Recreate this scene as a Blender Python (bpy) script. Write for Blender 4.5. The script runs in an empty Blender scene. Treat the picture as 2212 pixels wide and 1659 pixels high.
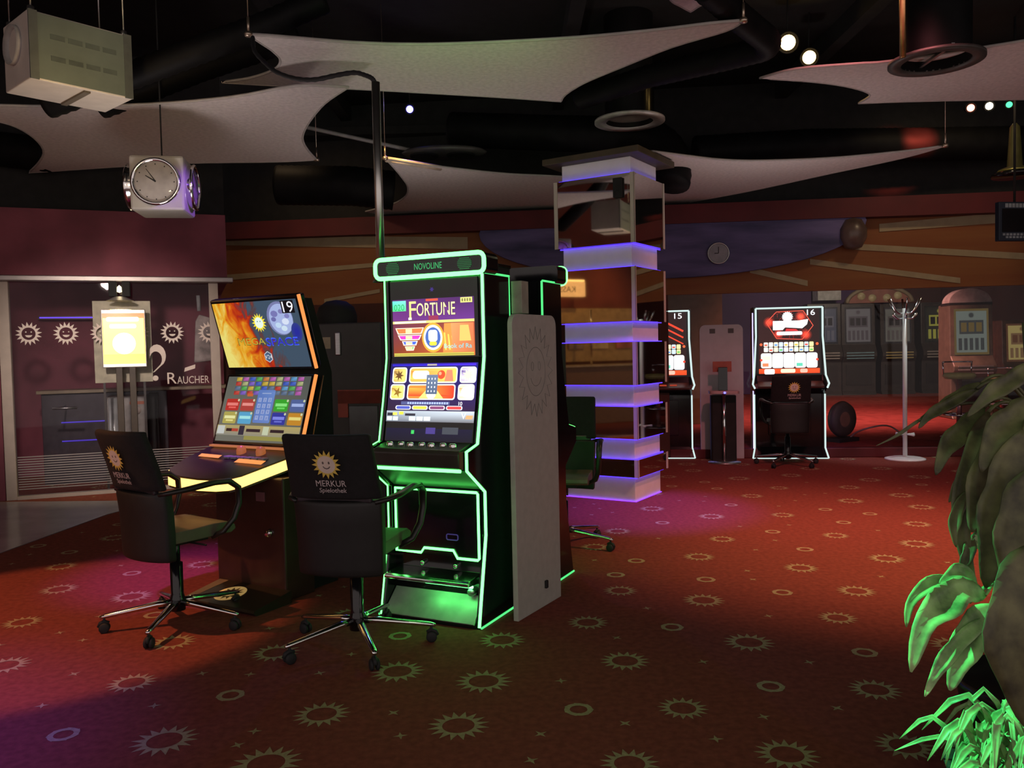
import bpy, bmesh, math, random
from mathutils import Vector, Matrix
from mathutils.geometry import tessellate_polygon
random.seed(7)
SC = bpy.context.scene
COL = SC.collection
R_ = math.radians
PI = math.pi

# ------------------------------------------------------------------ camera
FPX, CX, CY, CAMH = 1790.0, 1106.0, 829.5, 1.45
PITCH, ROLL = math.atan(72.5 / FPX), math.atan(.022)
FW = Vector((0, math.cos(PITCH), -math.sin(PITCH)))
UP0 = Vector((0, math.sin(PITCH), math.cos(PITCH)))
RT = math.cos(ROLL) * Vector((1, 0, 0)) - math.sin(ROLL) * UP0
UP = math.cos(ROLL) * UP0 + math.sin(ROLL) * Vector((1, 0, 0))
CP = Vector((0, 0, CAMH))
cd = bpy.data.cameras.new('camera')
cam = bpy.data.objects.new('camera', cd)
COL.objects.link(cam)
cd.sensor_width = 36
cd.lens = FPX / 2212 * 36
cd.clip_end = 200
cam.matrix_world = Matrix.Translation(CP) @ Matrix((RT, UP, -FW)).transposed().to_4x4()
SC.camera = cam


def ray(x, y):
    return FW + RT * ((x - CX) / FPX) - UP * ((y - CY) / FPX)


def at_z(x, y, z=0.0):
    d = ray(x, y)
    return CP + d * ((z - CAMH) / d.z)


def at_y(x, y, Y):
    d = ray(x, y)
    return CP + d * (Y / d.y)


# ------------------------------------------------------------------ materials
def lin(c):
    c = c / 255.0
    return c / 12.92 if c <= .04045 else ((c + .055) / 1.055) ** 2.4


def rgb(r, g, b):
    return (lin(r), lin(g), lin(b))


MATS = {}


def mat(name, col, rough=.5, metal=0.0, noise=.18, scale=9.0, emit=None, es=0.0, spec=.5, bump=0.0, col2=None, stretch=None):
    if name in MATS:
        return MATS[name]
    m = bpy.data.materials.new(name)
    m.use_nodes = True
    nt = m.node_tree
    b = nt.nodes['Principled BSDF']
    b.inputs['Roughness'].default_value = rough
    b.inputs['Metallic'].default_value = metal
    b.inputs['Specular IOR Level'].default_value = spec
    tc = nt.nodes.new('ShaderNodeTexCoord')
    n = nt.nodes.new('ShaderNodeTexNoise')
    n.inputs['Scale'].default_value = scale
    n.inputs['Detail'].default_value = 4
    if stretch:
        mp = nt.nodes.new('ShaderNodeMapping')
        mp.inputs['Scale'].default_value = stretch
        nt.links.new(tc.outputs['Object'], mp.inputs['Vector'])
        nt.links.new(mp.outputs['Vector'], n.inputs['Vector'])
    else:
        nt.links.new(tc.outputs['Object'], n.inputs['Vector'])
    rp = nt.nodes.new('ShaderNodeValToRGB')
    c1 = [max(0, v * (1 - noise)) for v in col]
    c2 = [min(1, v * (1 + noise)) for v in (col2 or col)]
    rp.color_ramp.elements[0].position = .33
    rp.color_ramp.elements[0].color = (*c1, 1)
    rp.color_ramp.elements[1].position = .67
    rp.color_ramp.elements[1].color = (*c2, 1)
    nt.links.new(n.outputs['Fac'], rp.inputs['Fac'])
    nt.links.new(rp.outputs['Color'], b.inputs['Base Color'])
    if emit:
        b.inputs['Emission Color'].default_value = (*emit, 1)
        b.inputs['Emission Strength'].default_value = es
    if bump:
        n2 = nt.nodes.new('ShaderNodeTexNoise')
        n2.inputs['Scale'].default_value = scale * 14
        nt.links.new(tc.outputs['Object'], n2.inputs['Vector'])
        bp = nt.nodes.new('ShaderNodeBump')
        bp.inputs['Strength'].default_value = bump
        bp.inputs['Distance'].default_value = .01
        nt.links.new(n2.outputs['Fac'], bp.inputs['Height'])
        nt.links.new(bp.outputs['Normal'], b.inputs['Normal'])
    MATS[name] = m
    return m


def glow(name, col, s):
    return mat(name, (.05, .05, .05), .4, emit=col, es=s)


def glassmat(name, tint=(1, 1, 1), ior=1.45, rough=.02):
    m = bpy.data.materials.new(name)
    m.use_nodes = True
    nt = m.node_tree
    nt.nodes.clear()
    out = nt.nodes.new('ShaderNodeOutputMaterial')
    mix = nt.nodes.new('ShaderNodeMixShader')
    fr = nt.nodes.new('ShaderNodeFresnel')
    fr.inputs['IOR'].default_value = ior
    tr = nt.nodes.new('ShaderNodeBsdfTransparent')
    tr.inputs['Color'].default_value = (*tint, 1)
    gl = nt.nodes.new('ShaderNodeBsdfGlossy')
    gl.inputs['Roughness'].default_value = rough
    nt.links.new(fr.outputs[0], mix.inputs[0])
    nt.links.new(tr.outputs[0], mix.inputs[1])
    nt.links.new(gl.outputs[0], mix.inputs[2])
    nt.links.new(mix.outputs[0], out.inputs[0])
    return m


def screenmat(name, strength):
    m = bpy.data.materials.new(name)
    m.use_nodes = True
    nt = m.node_tree
    b = nt.nodes['Principled BSDF']
    b.inputs['Base Color'].default_value = (.01, .01, .012, 1)
    b.inputs['Roughness'].default_value = .25
    a = nt.nodes.new('ShaderNodeAttribute')
    a.attribute_name = 'col'
    nt.links.new(a.outputs['Color'], b.inputs['Emission Color'])
    b.inputs['Emission Strength'].default_value = strength
    return m


def firemat(name, strength):
    """space picture of the orange machine: flames on one side, dusky blue space on the other"""
    m = bpy.data.materials.new(name)
    m.use_nodes = True
    nt = m.node_tree
    b = nt.nodes['Principled BSDF']
    b.inputs['Base Color'].default_value = (.01, .01, .012, 1)
    b.inputs['Roughness'].default_value = .25
    a = nt.nodes.new('ShaderNodeAttribute')
    a.attribute_name = 'col'          # r = picture u, g = picture v
    sp = nt.nodes.new('ShaderNodeSeparateColor')
    nt.links.new(a.outputs['Color'], sp.inputs[0])
    mp = nt.nodes.new('ShaderNodeMapping')
    mp.inputs['Rotation'].default_value = (0, 0, .6)
    mp.inputs['Scale'].default_value = (7, 2.6, 1)
    nt.links.new(a.outputs['Color'], mp.inputs['Vector'])
    n = nt.nodes.new('ShaderNodeTexNoise')
    n.inputs['Scale'].default_value = 1.2
    n.inputs['Detail'].default_value = 6
    n.inputs['Distortion'].default_value = 1.2
    nt.links.new(mp.outputs[0], n.inputs['Vector'])

    def math_(op, x, y):
        k = nt.nodes.new('ShaderNodeMath')
        k.operation = op
        for i, v in enumerate((x, y)):
            if isinstance(v, (int, float)):
                k.inputs[i].default_value = v
            else:
                nt.links.new(v, k.inputs[i])
        return k.outputs[0]
    # heat = 1.05 - 1.5u - .25v + noise
    h = math_('SUBTRACT', 1.2, math_('MULTIPLY', sp.outputs[0], 1.55))
    h = math_('SUBTRACT', h, math_('MULTIPLY', sp.outputs[1], .42))
    h = math_('ADD', h, math_('MULTIPLY', math_('SUBTRACT', n.outputs['Fac'], .5), 1.15))
    rp = nt.nodes.new('ShaderNodeValToRGB')
    e = rp.color_ramp.elements
    e[0].position = .05
    e[0].color = (*rgb(70, 90, 110), 1)
    e[1].position = .98
    e[1].color = (*rgb(255, 240, 130), 1)
    for p, c in ((.18, (95, 70, 70)), (.32, (190, 40, 20)), (.5, (230, 100, 20)), (.7, (250, 180, 40))):
        x = e.new(p)
        x.color = (*rgb(*c), 1)
    nt.links.new(h, rp.inputs['Fac'])
    nt.links.new(rp.outputs['Color'], b.inputs['Emission Color'])
    b.inputs['Emission Strength'].default_value = strength
    return m


# ------------------------------------------------------------------ mesh builder
TXT = {}


def textmesh(s):
    """glyph outlines of a string as flat triangles, normalised to height 1 for a capital"""
    if s in TXT:
        return TXT[s]
    cu = bpy.data.curves.new('t', 'FONT')
    cu.body = s
    cu.size = 1
    cu.resolution_u = 3
    ob = bpy.data.objects.new('t', cu)
    COL.objects.link(ob)
    dg = bpy.context.evaluated_depsgraph_get()
    me = ob.evaluated_get(dg).to_mesh()
    v = [(p.co.x, p.co.y) for p in me.vertices]
    f = [tuple(p.vertices) for p in me.polygons]
    ob.evaluated_get(dg).to_mesh_clear()
    bpy.data.objects.remove(ob)
    bpy.data.curves.remove(cu)
    x0 = min(p[0] for p in v)
    x1 = max(p[0] for p in v)
    k = 1 / .69
    v = [((p[0] - x0) * k, p[1] * k) for p in v]
    TXT[s] = (v, f, (x1 - x0) * k)
    return TXT[s]


class MB:
    def __init__(s):
        s.v, s.f, s.mi, s.sm, s.c = [], [], [], [], []
        s.M = Matrix.Identity(4)

    def add(s, vs, fs, mi=0, smooth=False, col=None):
        o = len(s.v)
        s.v += [tuple(s.M @ Vector(p)) for p in vs]
        for f in fs:
            s.f.append(tuple(i + o for i in f))
            s.mi.append(mi)
            s.sm.append(smooth)
            s.c.append(col)

    def box(s, lo, hi, mi=0):
        x0, y0, z0 = lo
        x1, y1, z1 = hi
        s.add([(x0, y0, z0), (x1, y0, z0), (x1, y1, z0), (x0, y1, z0), (x0, y0, z1), (x1, y0, z1), (x1, y1, z1), (x0, y1, z1)],
              [(0, 3, 2, 1), (4, 5, 6, 7), (0, 1, 5, 4), (1, 2, 6, 5), (2, 3, 7, 6), (3, 0, 4, 7)], mi)

    def prism(s, pts, fn, t0, t1, mi=0, smooth=False):
        """pts: 2D outline, fn(a,b,t) -> 3D"""
        n = len(pts)
        vs = [fn(a, b, t0) for a, b in pts] + [fn(a, b, t1) for a, b in pts]
        tri = tessellate_polygon([[Vector((a, b, 0)) for a, b in pts]])
        fs = [tuple(t) for t in tri] + [tuple(i + n for i in reversed(t)) for t in tri]
        s.add(vs, fs, mi)
        s.add(vs, [(i, (i + 1) % n, (i + 1) % n + n, i + n) for i in range(n)], mi, smooth)

    def tube(s, path, r, n=10, closed=False, mi=0, caps=True, up=None, flat=1.0):
        P = [Vector(p) for p in path]
        m = len(P)
        rs = r if isinstance(r, (list, tuple)) else [r] * m
        vs, fs = [], []
        prev = None
        for i in range(m):
            a = P[(i - 1) % m] if (closed or i > 0) else P[i]
            b = P[(i + 1) % m] if (closed or i < m - 1) else P[i]
            t = (b - a)
            t = t.normalized() if t.length > 1e-9 else Vector((0, 0, 1))
            if prev is None:
                h = Vector(up) if up else (Vector((0, 0, 1)) if abs(t.z) < .9 else Vector((1, 0, 0)))
                u = h.cross(t).normalized()
            else:
                u = prev - t * prev.dot(t)
                u = u.normalized() if u.length > 1e-6 else prev
            prev = u
            w = t.cross(u)
            for k in range(n):
                an = 2 * PI * k / n
                vs.append(P[i] + u * (math.cos(an) * rs[i]) + w * (math.sin(an) * rs[i] * flat))
        for i in range(m if closed else m - 1):
            j = (i + 1) % m
            for k in range(n):
                k2 = (k + 1) % n
                fs.append((i * n + k, i * n + k2, j * n + k2, j * n + k))
        if caps and not closed:
            fs.append(tuple(range(n - 1, -1, -1)))
            fs.append(tuple((m - 1) * n + k for k in range(n)))
        s.add(vs, fs, mi, True)

    def lathe(s, prof, n=24, c=(0, 0, 0), mi=0, axis='z'):
        vs, fs = [], []
        for r, z in prof:
            for k in range(n):
                a = 2 * PI * k / n
                p = (r * math.cos(a), r * math.sin(a), z)
                if axis == 'y':
                    p = (p[0], z, p[1])
                if axis == 'x':
                    p = (z, p[0], p[1])
                vs.append((p[0] + c[0], p[1] + c[1], p[2] + c[2]))
        for i in range(len(prof) - 1):
            for k in range(n):
                k2 = (k + 1) % n
                fs.append((i * n + k, i * n + k2, (i + 1) * n + k2, (i + 1) * n + k))
        s.add(vs, fs, mi, True)

    def poly(s, pts3, mi=0, col=None):
        a, b, c = Vector(pts3[0]), Vector(pts3[1]), Vector(pts3[2])
        if len(pts3) == 4:
            s.add(pts3, [(0, 1, 2, 3)], mi, False, col)
        else:
            s.add(pts3, [tuple(t) for t in tessellate_polygon([[Vector(p) for p in pts3]])], mi, False, col)

    def build(s, name, mats, parent=None, bevel=0.0, loc=None, seg=2, fixn=True):
        me = bpy.data.meshes.new(name)
        me.from_pydata(s.v, [], s.f)
        if not isinstance(mats, (list, tuple)):
            mats = [mats]
        for m in mats:
            me.materials.append(m)
        me.polygons.foreach_set('material_index', s.mi)
        me.polygons.foreach_set('use_smooth', s.sm)
        if any(c is not None for c in s.c):
            at = me.color_attributes.new('col', 'FLOAT_COLOR', 'CORNER')
            k = 0
            for p, c in zip(me.polygons, s.c):
                for q in range(p.loop_total):
                    cc = c if c is not None else (0, 0, 0)
                    if isinstance(cc[0], (tuple, list)):
                        cc = cc[q % len(cc)]
                    at.data[p.loop_start + q].color = (*cc[:3], 1)
        bm = bmesh.new()
        bm.from_mesh(me)
        if fixn:
            bmesh.ops.remove_doubles(bm, verts=bm.verts, dist=1e-6)
            bmesh.ops.recalc_face_normals(bm, faces=bm.faces)
        bm.to_mesh(me)
        bm.free()
        ob = bpy.data.objects.new(name, me)
        COL.objects.link(ob)
        if parent:
            ob.parent = parent
        if loc is not None:
            ob.location = loc
        if bevel:
            md = ob.modifiers.new('bevel', 'BEVEL')
            md.width = bevel
            md.segments = seg
            md.limit_method = 'ANGLE'
            md.angle_limit = R_(40)
        return ob


class Art(MB):
    """flat picture: u,v in 0..1 over a rectangle given by origin, U and V vectors; every layer a hair above the last"""

    def __init__(s, o, U, V, w, h):
        super().__init__()
        s.o, s.U, s.V = Vector(o), Vector(U), Vector(V)
        s.N = s.U.cross(s.V).normalized()
        s.w, s.h, s.l = w, h, 0
        s.asp = w / h

    def p(s, u, v):
        return s.o + s.U * u + s.V * v + s.N * (.00005 * s.l)

    def pg(s, pts, col, mi=0):
        s.l += 1
        s.poly([s.p(*q) for q in pts], mi, col)

    def rect(s, a, b, c, d, col, mi=0):
        s.pg([(a, b), (c, b), (c, d), (a, d)], col, mi)

    def rr(s, a, b, c, d, r, col, mi=0):
        rx, ry = r / s.asp, r
        pts = []
        for cx, cy, a0 in ((c - rx, b + ry, -90), (c - rx, d - ry, 0), (a + rx, d - ry, 90), (a + rx, b + ry, 180)):
            for k in range(5):
                an = R_(a0 + 22.5 * k)
                pts.append((cx + rx * math.cos(an), cy + ry * math.sin(an)))
        s.pg(pts, col, mi)

    def disc(s, u, v, r, col, n=28, sq=1.0, mi=0):
        s.pg([(u + r / s.asp * math.cos(2 * PI * k / n), v + r * sq * math.sin(2 * PI * k / n)) for k in range(n)], col, mi)

    def sun(s, u, v, r, col, n=16, inner=.66, mi=0, twist=0):
        pts = []
        for k in range(2 * n):
            a = PI * k / n + twist
            q = r if k % 2 == 0 else r * inner
            pts.append((u + q / s.asp * math.cos(a), v + q * math.sin(a)))
        s.pg(pts, col, mi)

    def text(s, t, u, v, h, col, w=None, align='c', mi=0, shear=0.0):
        vs, fs, tw = textmesh(t)
        s.l += 1
        kx = h / s.asp if w is None else w / tw
        W = tw * kx
        u0 = u - (W / 2 if align == 'c' else 0 if align == 'l' else W)
        s.add([s.p(u0 + (x + y * shear) * kx, v + y * h) for x, y in vs], fs, mi, False, col)

    def line(s, a, b, t, col, mi=0):
        du, dv = (b[0] - a[0]) * s.asp, b[1] - a[1]
        L = math.hypot(du, dv) or 1
        ox, oy = -dv / L * t / 2 / s.asp, du / L * t / 2
        s.pg([(a[0] - ox, a[1] - oy), (b[0] - ox, b[1] - oy), (b[0] + ox, b[1] + oy), (a[0] + ox, a[1] + oy)], col, mi)


def rloop(w, h, r, n=5):
    pts = []
    for cx, cy, a0 in ((w / 2 - r, -h / 2 + r, -90), (w / 2 - r, h / 2 - r, 0), (-w / 2 + r, h / 2 - r, 90), (-w / 2 + r, -h / 2 + r, 180)):
        for k in range(n):
            a = R_(a0 + 90 * k / (n - 1))
            pts.append((cx + r * math.cos(a), cy + r * math.sin(a)))
    return pts


# ------------------------------------------------------------------ scene helpers
def tag(o, label=None, cat=None, group=None, kind=None):
    if label:
        o['label'] = label
    if cat:
        o['category'] = cat
    if group:
        o['group'] = group
    if kind:
        o['kind'] = kind
    return o


def thing(name, label, cat, loc=(0, 0, 0), a=0.0, group=None):
    """Empty at the base; a = clockwise degrees seen from above (the thing's depth axis turns to the right)"""
    o = bpy.data.objects.new(name, None)
    COL.objects.link(o)
    o.location = loc
    o.rotation_euler = (0, 0, -R_(a))
    return tag(o, label, cat, group)


def copy_tree(o, parent=None):
    c = o.copy()
    COL.objects.link(c)
    if parent:
        c.parent = parent
    for ch in list(o.children):
        copy_tree(ch, c)
    return c


def struct(o):
    o['kind'] = 'structure'
    return o


def spot(name, loc, target, col, energy, angle, blend=.6, r=.05):
    l = bpy.data.lights.new(name, 'SPOT')
    l.color = col
    l.energy = energy
    l.spot_size = R_(angle)
    l.spot_blend = blend
    l.shadow_soft_size = r
    o = bpy.data.objects.new(name, l)
    COL.objects.link(o)
    o.location = loc
    o.rotation_euler = (Vector(target) - Vector(loc)).to_track_quat('-Z', 'Y').to_euler()
    return o


# ------------------------------------------------------------------ palette
BLACK = mat('black_paint', (.012, .012, .013), .45, noise=.3)
BLACKG = mat('black_gloss', (.008, .008, .010), .12, noise=.2)
BLACKM = mat('black_matt', (.010, .010, .010), .8, noise=.3)
CHROME = mat('chrome', (.75, .75, .76), .14, 1.0, noise=.04)
STEEL = mat('brushed_steel', (.45, .45, .45), .38, 1.0, noise=.12, stretch=(2, 2, 40))
ALU = mat('aluminium', (.42, .38, .37), .45, .6, noise=.08)
GREYP = mat('grey_board', (.46, .44, .40), .6, noise=.06, scale=20)
WHITE = mat('white_lacquer', (.62, .60, .60), .35, noise=.04)
SAIL = mat('sail_fabric', (.66, .60, .58), .9, noise=.10, scale=30, bump=.25)
SAILD = mat('sail_hem', (.42, .39, .37), .9, noise=.1)
FABRIC = mat('black_fabric', (.007, .006, .007), .85, noise=.3, scale=40, bump=.3)
LEATHER = mat('dark_leather', (.008, .007, .007), .55, noise=.2, scale=25)
SEATM = mat('seat_leather', (.10, .085, .06), .5, noise=.15)
RUBBER = mat('rubber', (.012, .012, .014), .7)
SUNY = mat('sun_print_yellow', (.72, .52, .10), .7, noise=.08)
SUNP = mat('sun_print_pale', (.70, .58, .50), .7, noise=.08)
PRINTW = mat('white_print', (.60, .52, .52), .7, noise=.08)
MAROON = mat('maroon_wall', rgb(132, 66, 80), .75, noise=.22, scale=2.2)
REDB = mat('red_fascia', rgb(86, 20, 26), .7, noise=.2, scale=2)
DUCT = mat('black_duct', (.006, .006, .0065), .6, noise=.3, scale=6, spec=.12)
GREEN_L = glow('green_light', (.10, 1.0, .14), 5.5)
GREEN_T = glow('green_light_thin', (.10, 1.0, .25), 1.1)
ORANGE_L = glow('orange_light', (1.0, .30, .07), 1.15)
YELLOW_L = glow('amber_light', (1.0, .55, .14), 2.6)
WHITE_L = glow('white_light', (.75, .95, .92), .95)
BLUE_L = glow('blue_strip_light', (.07, .03, 1.0), 2.6)
SCREEN = screenmat('screen_picture', 1.0)
SCREENB = screenmat('screen_picture_bright', 1.9)
GLASS = glassmat('clear_glass', (.93, .93, .95), 1.22)
MIRROR = mat('mirror', (.62, .58, .56), .03, 1.0, noise=.02)

# ================================================================== SETTING
# ---- carpet with woven suns
CARPET = mat('red_carpet', (.22, .056, .042), .95, noise=.16, scale=30, bump=.3, spec=.1)
MOTIF = mat('carpet_motif', (.36, .29, .17), .95, noise=.15, scale=60, spec=.1)
mb = MB()
mb.poly([(-9, -2, 0), (12, -2, 0), (12, 12.5, 0), (-9, 12.5, 0)])
mb.box((-9, -2, -.1), (12, 12.5, -.002))
suns = [(.657, 3.27), (-.237, 3.158), (.944, 2.876), (.381, 2.835), (1.129, 3.99), (.495, 3.786), (1.488, 3.407), (-.153, 3.585),
        (-.077, 4.098), (.374, 4.337), (1.694, 4.323), (1.067, 4.677), (1.986, 4.789), (1.382, 2.918), (-1.348, 3.088), (-.797, 3.288),
        (-1.732, 3.656), (-.904, 2.892), (-1.184, 3.993), (1.263, 5.658), (2.417, 6.201), (2.484, 5.5), (1.846, 5.317), (.62, 4.9),
        (-.55, 3.72), (-2.45, 3.9), (-2.75, 4.55), (-2.35, 5.0), (-2.9, 5.2), (-2.2, 5.75)]
rings = [(.239, 3.279), (1.07, 3.463), (1.623, 3.824), (.801, 4.235), (1.555, 4.794), (-1.235, 3.495), (-1.769, 3.157), (1.179, 5.098), (.637, 5.249)]
stars = [(.038, 2.873), (.186, 3.571), (.851, 3.754), (.724, 3.002), (1.264, 3.239), (1.326, 3.72), (1.344, 4.377), (.496, 4.095), (.953, 3.176),
         (.408, 3.146), (.079, 3.073), (-1.054, 3.037), (-1.025, 3.149), (-.452, 3.083), (-.507, 3.286), (-2.007, 3.429), (-1.523, 3.404), (-1.45, 3.747), (-1.224, 3.723)]
allp = [(p, .30) for p in suns] + [(p, .22) for p in rings] + [(p, .12) for p in stars]


def fill(lst, n, rad, y0, y1):
    for _ in range(n):
        y = random.uniform(y0, y1)
        x = random.uniform(-.72 * y - .3, .66 * y + .6)
        if all(math.hypot(x - q[0], y - q[1]) > .5 * (rad + rr) * 1.62 for q, rr in allp):
            lst.append((x, y))
            allp.append(((x, y), rad))


fill(suns, 2600, .34, 2.5, 12)
fill(rings, 2600, .22, 2.5, 12)
fill(stars, 3000, .12, 2.5, 9)
Z = .0012


def inside_tiles(x, y):
    return x < -3.0 and 6.2 < y < 8.5 and (y > 6.25 + (x + 3.95) * 2.6)


for i, (x, y) in enumerate(suns):
    if inside_tiles(x, y):
        continue
    k = .88 + .24 * ((i * 37) % 10) / 10
    n = 16
    tw = random.random()
    for q in range(n):
        a = 2 * PI * q / n + tw
        d = PI / n
        r0, r1, r2 = .060 * k, .072 * k, .118 * k
        pts = [(r0, a - d), (r0, a), (r0, a + d), (r1, a + d), (r2, a), (r1, a - d)]
        mb.poly([(x + r * math.cos(t), y + r * math.sin(t), Z) for r, t in pts], 1)
for x, y in rings:
    n = 14
    for q in range(n):
        a, b = 2 * PI * q / n, 2 * PI * (q + 1) / n
        mb.poly([(x + r * math.cos(t), y + r * math.sin(t), Z) for r, t in ((.036, a), (.058, a), (.058 + .004 * (q % 2), b), (.036, b))], 1)
for x, y in stars:
    t0 = random.random()
    pts = [((.030 if q % 2 == 0 else .009), t0 + PI * q / 4) for q in range(8)]
    mb.poly([(x + r * math.cos(t), y + r * math.sin(t), Z) for r, t in pts], 1)
struct(mb.build('floor', [CARPET, MOTIF], fixn=False))

# tiled area before the smoking booth
TILE = mat('floor_tile', (.30, .26, .30), .22, noise=.12, scale=3)
p = [at_z(-500, 1090), at_z(345, 1082), at_z(232, 1112), at_z(0, 1196), at_z(-500, 1400)]
mb = MB()
mb.prism([(q.x, q.y) for q in p], lambda a, b, t: (a, b, t), 0.001, .006)
struct(mb.build('floor_tiles', TILE))

# ceiling
mb = MB()
mb.box((-9, -2, 4.75), (12, 13, 4.85))
struct(mb.build('ceiling', BLACKM))
mb = MB()
for x in (-5, -2.2, .6, 3.4, 6.2):
    mb.box((x, 1, 4.55), (x + .14, 12.4, 4.75))
struct(mb.build('ceiling_beams', BLACKM))

# ---- back wall, turned a little: BW(s, z) runs along it, s=0 under the right part of the picture
BA = R_(6.0)
BO = Vector((4.617, 10.42, 0))
BX = Vector((math.cos(BA), -math.sin(BA), 0))
BN = Vector((math.sin(BA), math.cos(BA), 0))


def bw(s_, d, z):
    return BO + BX * s_ + BN * d + Vector((0, 0, z))


def bwfn(a, b, t):
    return bw(a, t, b)


WOOD = mat('mural_orange', rgb(150, 84, 40), .7, noise=.3, scale=1.5, stretch=(.5, 1, 6), col2=rgb(120, 74, 36))
BEIGE = mat('mural_beige', rgb(158, 142, 112), .7, noise=.08)
DKW = mat('dark_wall', rgb(70, 34, 26), .8, noise=.25, scale=2)
mb = MB()
mb.prism([(-9.2, 2.12), (7, 2.12), (7, 3.1), (-9.2, 3.1)], bwfn, .02, .12)      # upper mural
s0 = lambda px, py: None


def on_back(px, py, d=0.0):
    """point on the back wall plane under a pixel -> (s, z)"""
    dr = ray(px, py)
    t = (BO + BN * d - CP).dot(BN) / dr.dot(BN)
    q = CP + dr * t
    return ((q - BO).dot(BX), q.z)


for (x0, y0, x1, y1, w0, w1) in ((400, 518, 1010, 525, 20, 26), (400, 607, 810, 572, 13, 9), (700, 650, 820, 628, 8, 8), (1900, 492, 2260, 462, 17, 24), (1835, 532, 2260, 556, 13, 14),
                                 (1750, 565, 2075, 606, 12, 12), (1620, 583, 1745, 612, 12, 12)):
    q = [on_back(x0, y0 - w0 / 2), on_back(x1, y1 - w1 / 2), on_back(x1, y1 + w1 / 2), on_back(x0, y0 + w0 / 2)]
    mb.prism(q, bwfn, .008, .02, 1)
struct(mb.build('wall_back_upper', [WOOD, BEIGE]))
mb = MB()
mb.prism([(-9.2, 0), (-2.6, 0), (-2.6, 2.12), (-9.2, 2.12)], bwfn, .02, .12)
struct(mb.build('wall_back_lower', DKW))
mb = MB()
mb.prism([(-9.2, 3.02), (7, 2.98), (7, 3.24), (-9.2, 3.24)], bwfn, -.16, .12)
struct(mb.build('trim_1', REDB))
mb = MB()
mb.prism([(-9.2, 3.24), (7, 3.24), (7, 4.75), (-9.2, 4.75)], bwfn, .05, .12)
struct(mb.build('wall_back_top', BLACKM))
# glazing with low red plinth, the back room beyond it
mb = MB()
mb.prism([(-2.6, 0), (7, 0), (7, .12), (-2.6, .12)], bwfn, 0, .14)
struct(mb.build('baseboard_back', REDB, bevel=.01))
mb = MB()
mb.prism([(-2.6, .12), (7, .12), (7, 2.12), (-2.6, 2.12)], bwfn, .05, .06)
struct(mb.build('window_1', GLASS))
mb = MB()
mb.box((-3, 10.0, .0), (16, 24, .115))
o = struct(mb.build('floor_back_room', mat('red_carpet_back', (.26, .06, .05), .95, noise=.2, scale=6, bump=.2, spec=.1)))
# keep only the part behind the glazing
bm = bmesh.new()
bm.from_mesh(o.data)
g = bm.verts[:] + bm.edges[:] + bm.faces[:]
r = bmesh.ops.bisect_plane(bm, geom=g, plane_co=bw(0, .15, 0), plane_no=-BN, clear_outer=True)
bmesh.ops.holes_fill(bm, edges=[e for e in bm.edges if e.is_boundary])
bm.to_mesh(o.data)
bm.free()
PURP = mat('purple_wall', rgb(84, 58, 100), .8, noise=.2, scale=.8)
RBACK = mat('back_room_red', rgb(96, 52, 44), .8, noise=.3, scale=.6)
BWALL = mat('back_room_beige', rgb(150, 125, 85), .8, noise=.1)
mb = MB()
mb.box((-3, 22.6, .1), (16, 22.8, 4.4))
struct(mb.build('wall_back_room', RBACK))
mb = MB()
mb.box((4.4, 22.5, .12), (10.5, 22.6, 2.95))
struct(mb.build('wall_back_room_panel', PURP))
mb = MB()
mb.box((2.6, 14.2, .12), (3.62, 14.5, 2.6))
struct(mb.build('wall_back_room_pier', BWALL))
mb = MB()
mb.box((11.7, 9.6, 0), (11.85, 22.6, 4.4))
struct(mb.build('wall_back_room_side', RBACK))
mb = MB()
mb.box((-3, 10.9, 4.3), (16, 22.8, 4.4))
struct(mb.build('ceiling_back_room', BLACKM))

# side wall at the far right and far left (seen in the mirrors)
mb = MB()
mb.box((10.2, 3, 0), (10.35, 12, 4.75))
struct(mb.build('wall_right', mat('brown_wall', rgb(90, 62, 42), .8, noise=.3, scale=1.2)))
mb = MB()
mb.box((-6.9, 1.6, 0), (-6.75, 8.2, 4.75))
struct(mb.build('wall_left', mat('red_brown_wall', rgb(128, 62, 46), .8, noise=.25, scale=1.5)))

# ================================================================== SMOKING BOOTH
BTO = Vector((-5.253, 8.629, 0))
BTA = -21.2
bx = Vector((math.cos(R_(21.2)), math.sin(R_(21.2)), 0))
bn = Vector((-math.sin(R_(21.2)), math.cos(R_(21.2)), 0))


def bt(s_, d, z):
    return BTO + bx * s_ + bn * d + Vector((0, 0, z))


btf = lambda a, b, t: bt(a, t, b)


def on_booth(px, py, d=0.0):
    dr = ray(px, py)
    t = (BTO + bn * d - CP).dot(bn) / dr.dot(bn)
    q = CP + dr * t
    return ((q - BTO).dot(bx), q.z)


BW_ = 2.2
mb = MB()
mb.prism([(-2.0, 2.34), (BW_, 2.34), (BW_, 3.03), (-2.0, 3.03)], btf, -.10, .0)
mb.prism([(-2.0, 2.95), (BW_, 2.95), (BW_, 3.03), (-2.0, 3.03)], btf, .0, 2.0)
struct(mb.build('wall_booth_fascia', MAROON))
mb = MB()
mb.prism([(-2.0, 2.28), (BW_ + .06, 2.28), (BW_ + .06, 2.335), (-2.0, 2.335)], btf, -.14, .05)
struct(mb.build('trim_2', ALU, bevel=.008))
mb = MB()
mb.prism([(-2.0, 0), (-.06, 0), (-.06, 2.28), (-2.0, 2.28)], btf, -.02, .06)
struct(mb.build('wall_booth_left', MAROON))
POSTM = mat('booth_post', (.50, .42, .36), .5, noise=.06)
for i, s_ in enumerate((0.0, 2.05)):
    mb = MB()
    mb.prism([(s_ - .05, 0), (s_ + .05, 0), (s_ + .05, 2.28), (s_ - .05, 2.28)], btf, -.05, .05)
    struct(mb.build('window_2_frame_post', POSTM, bevel=.006))
mb = MB()
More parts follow.
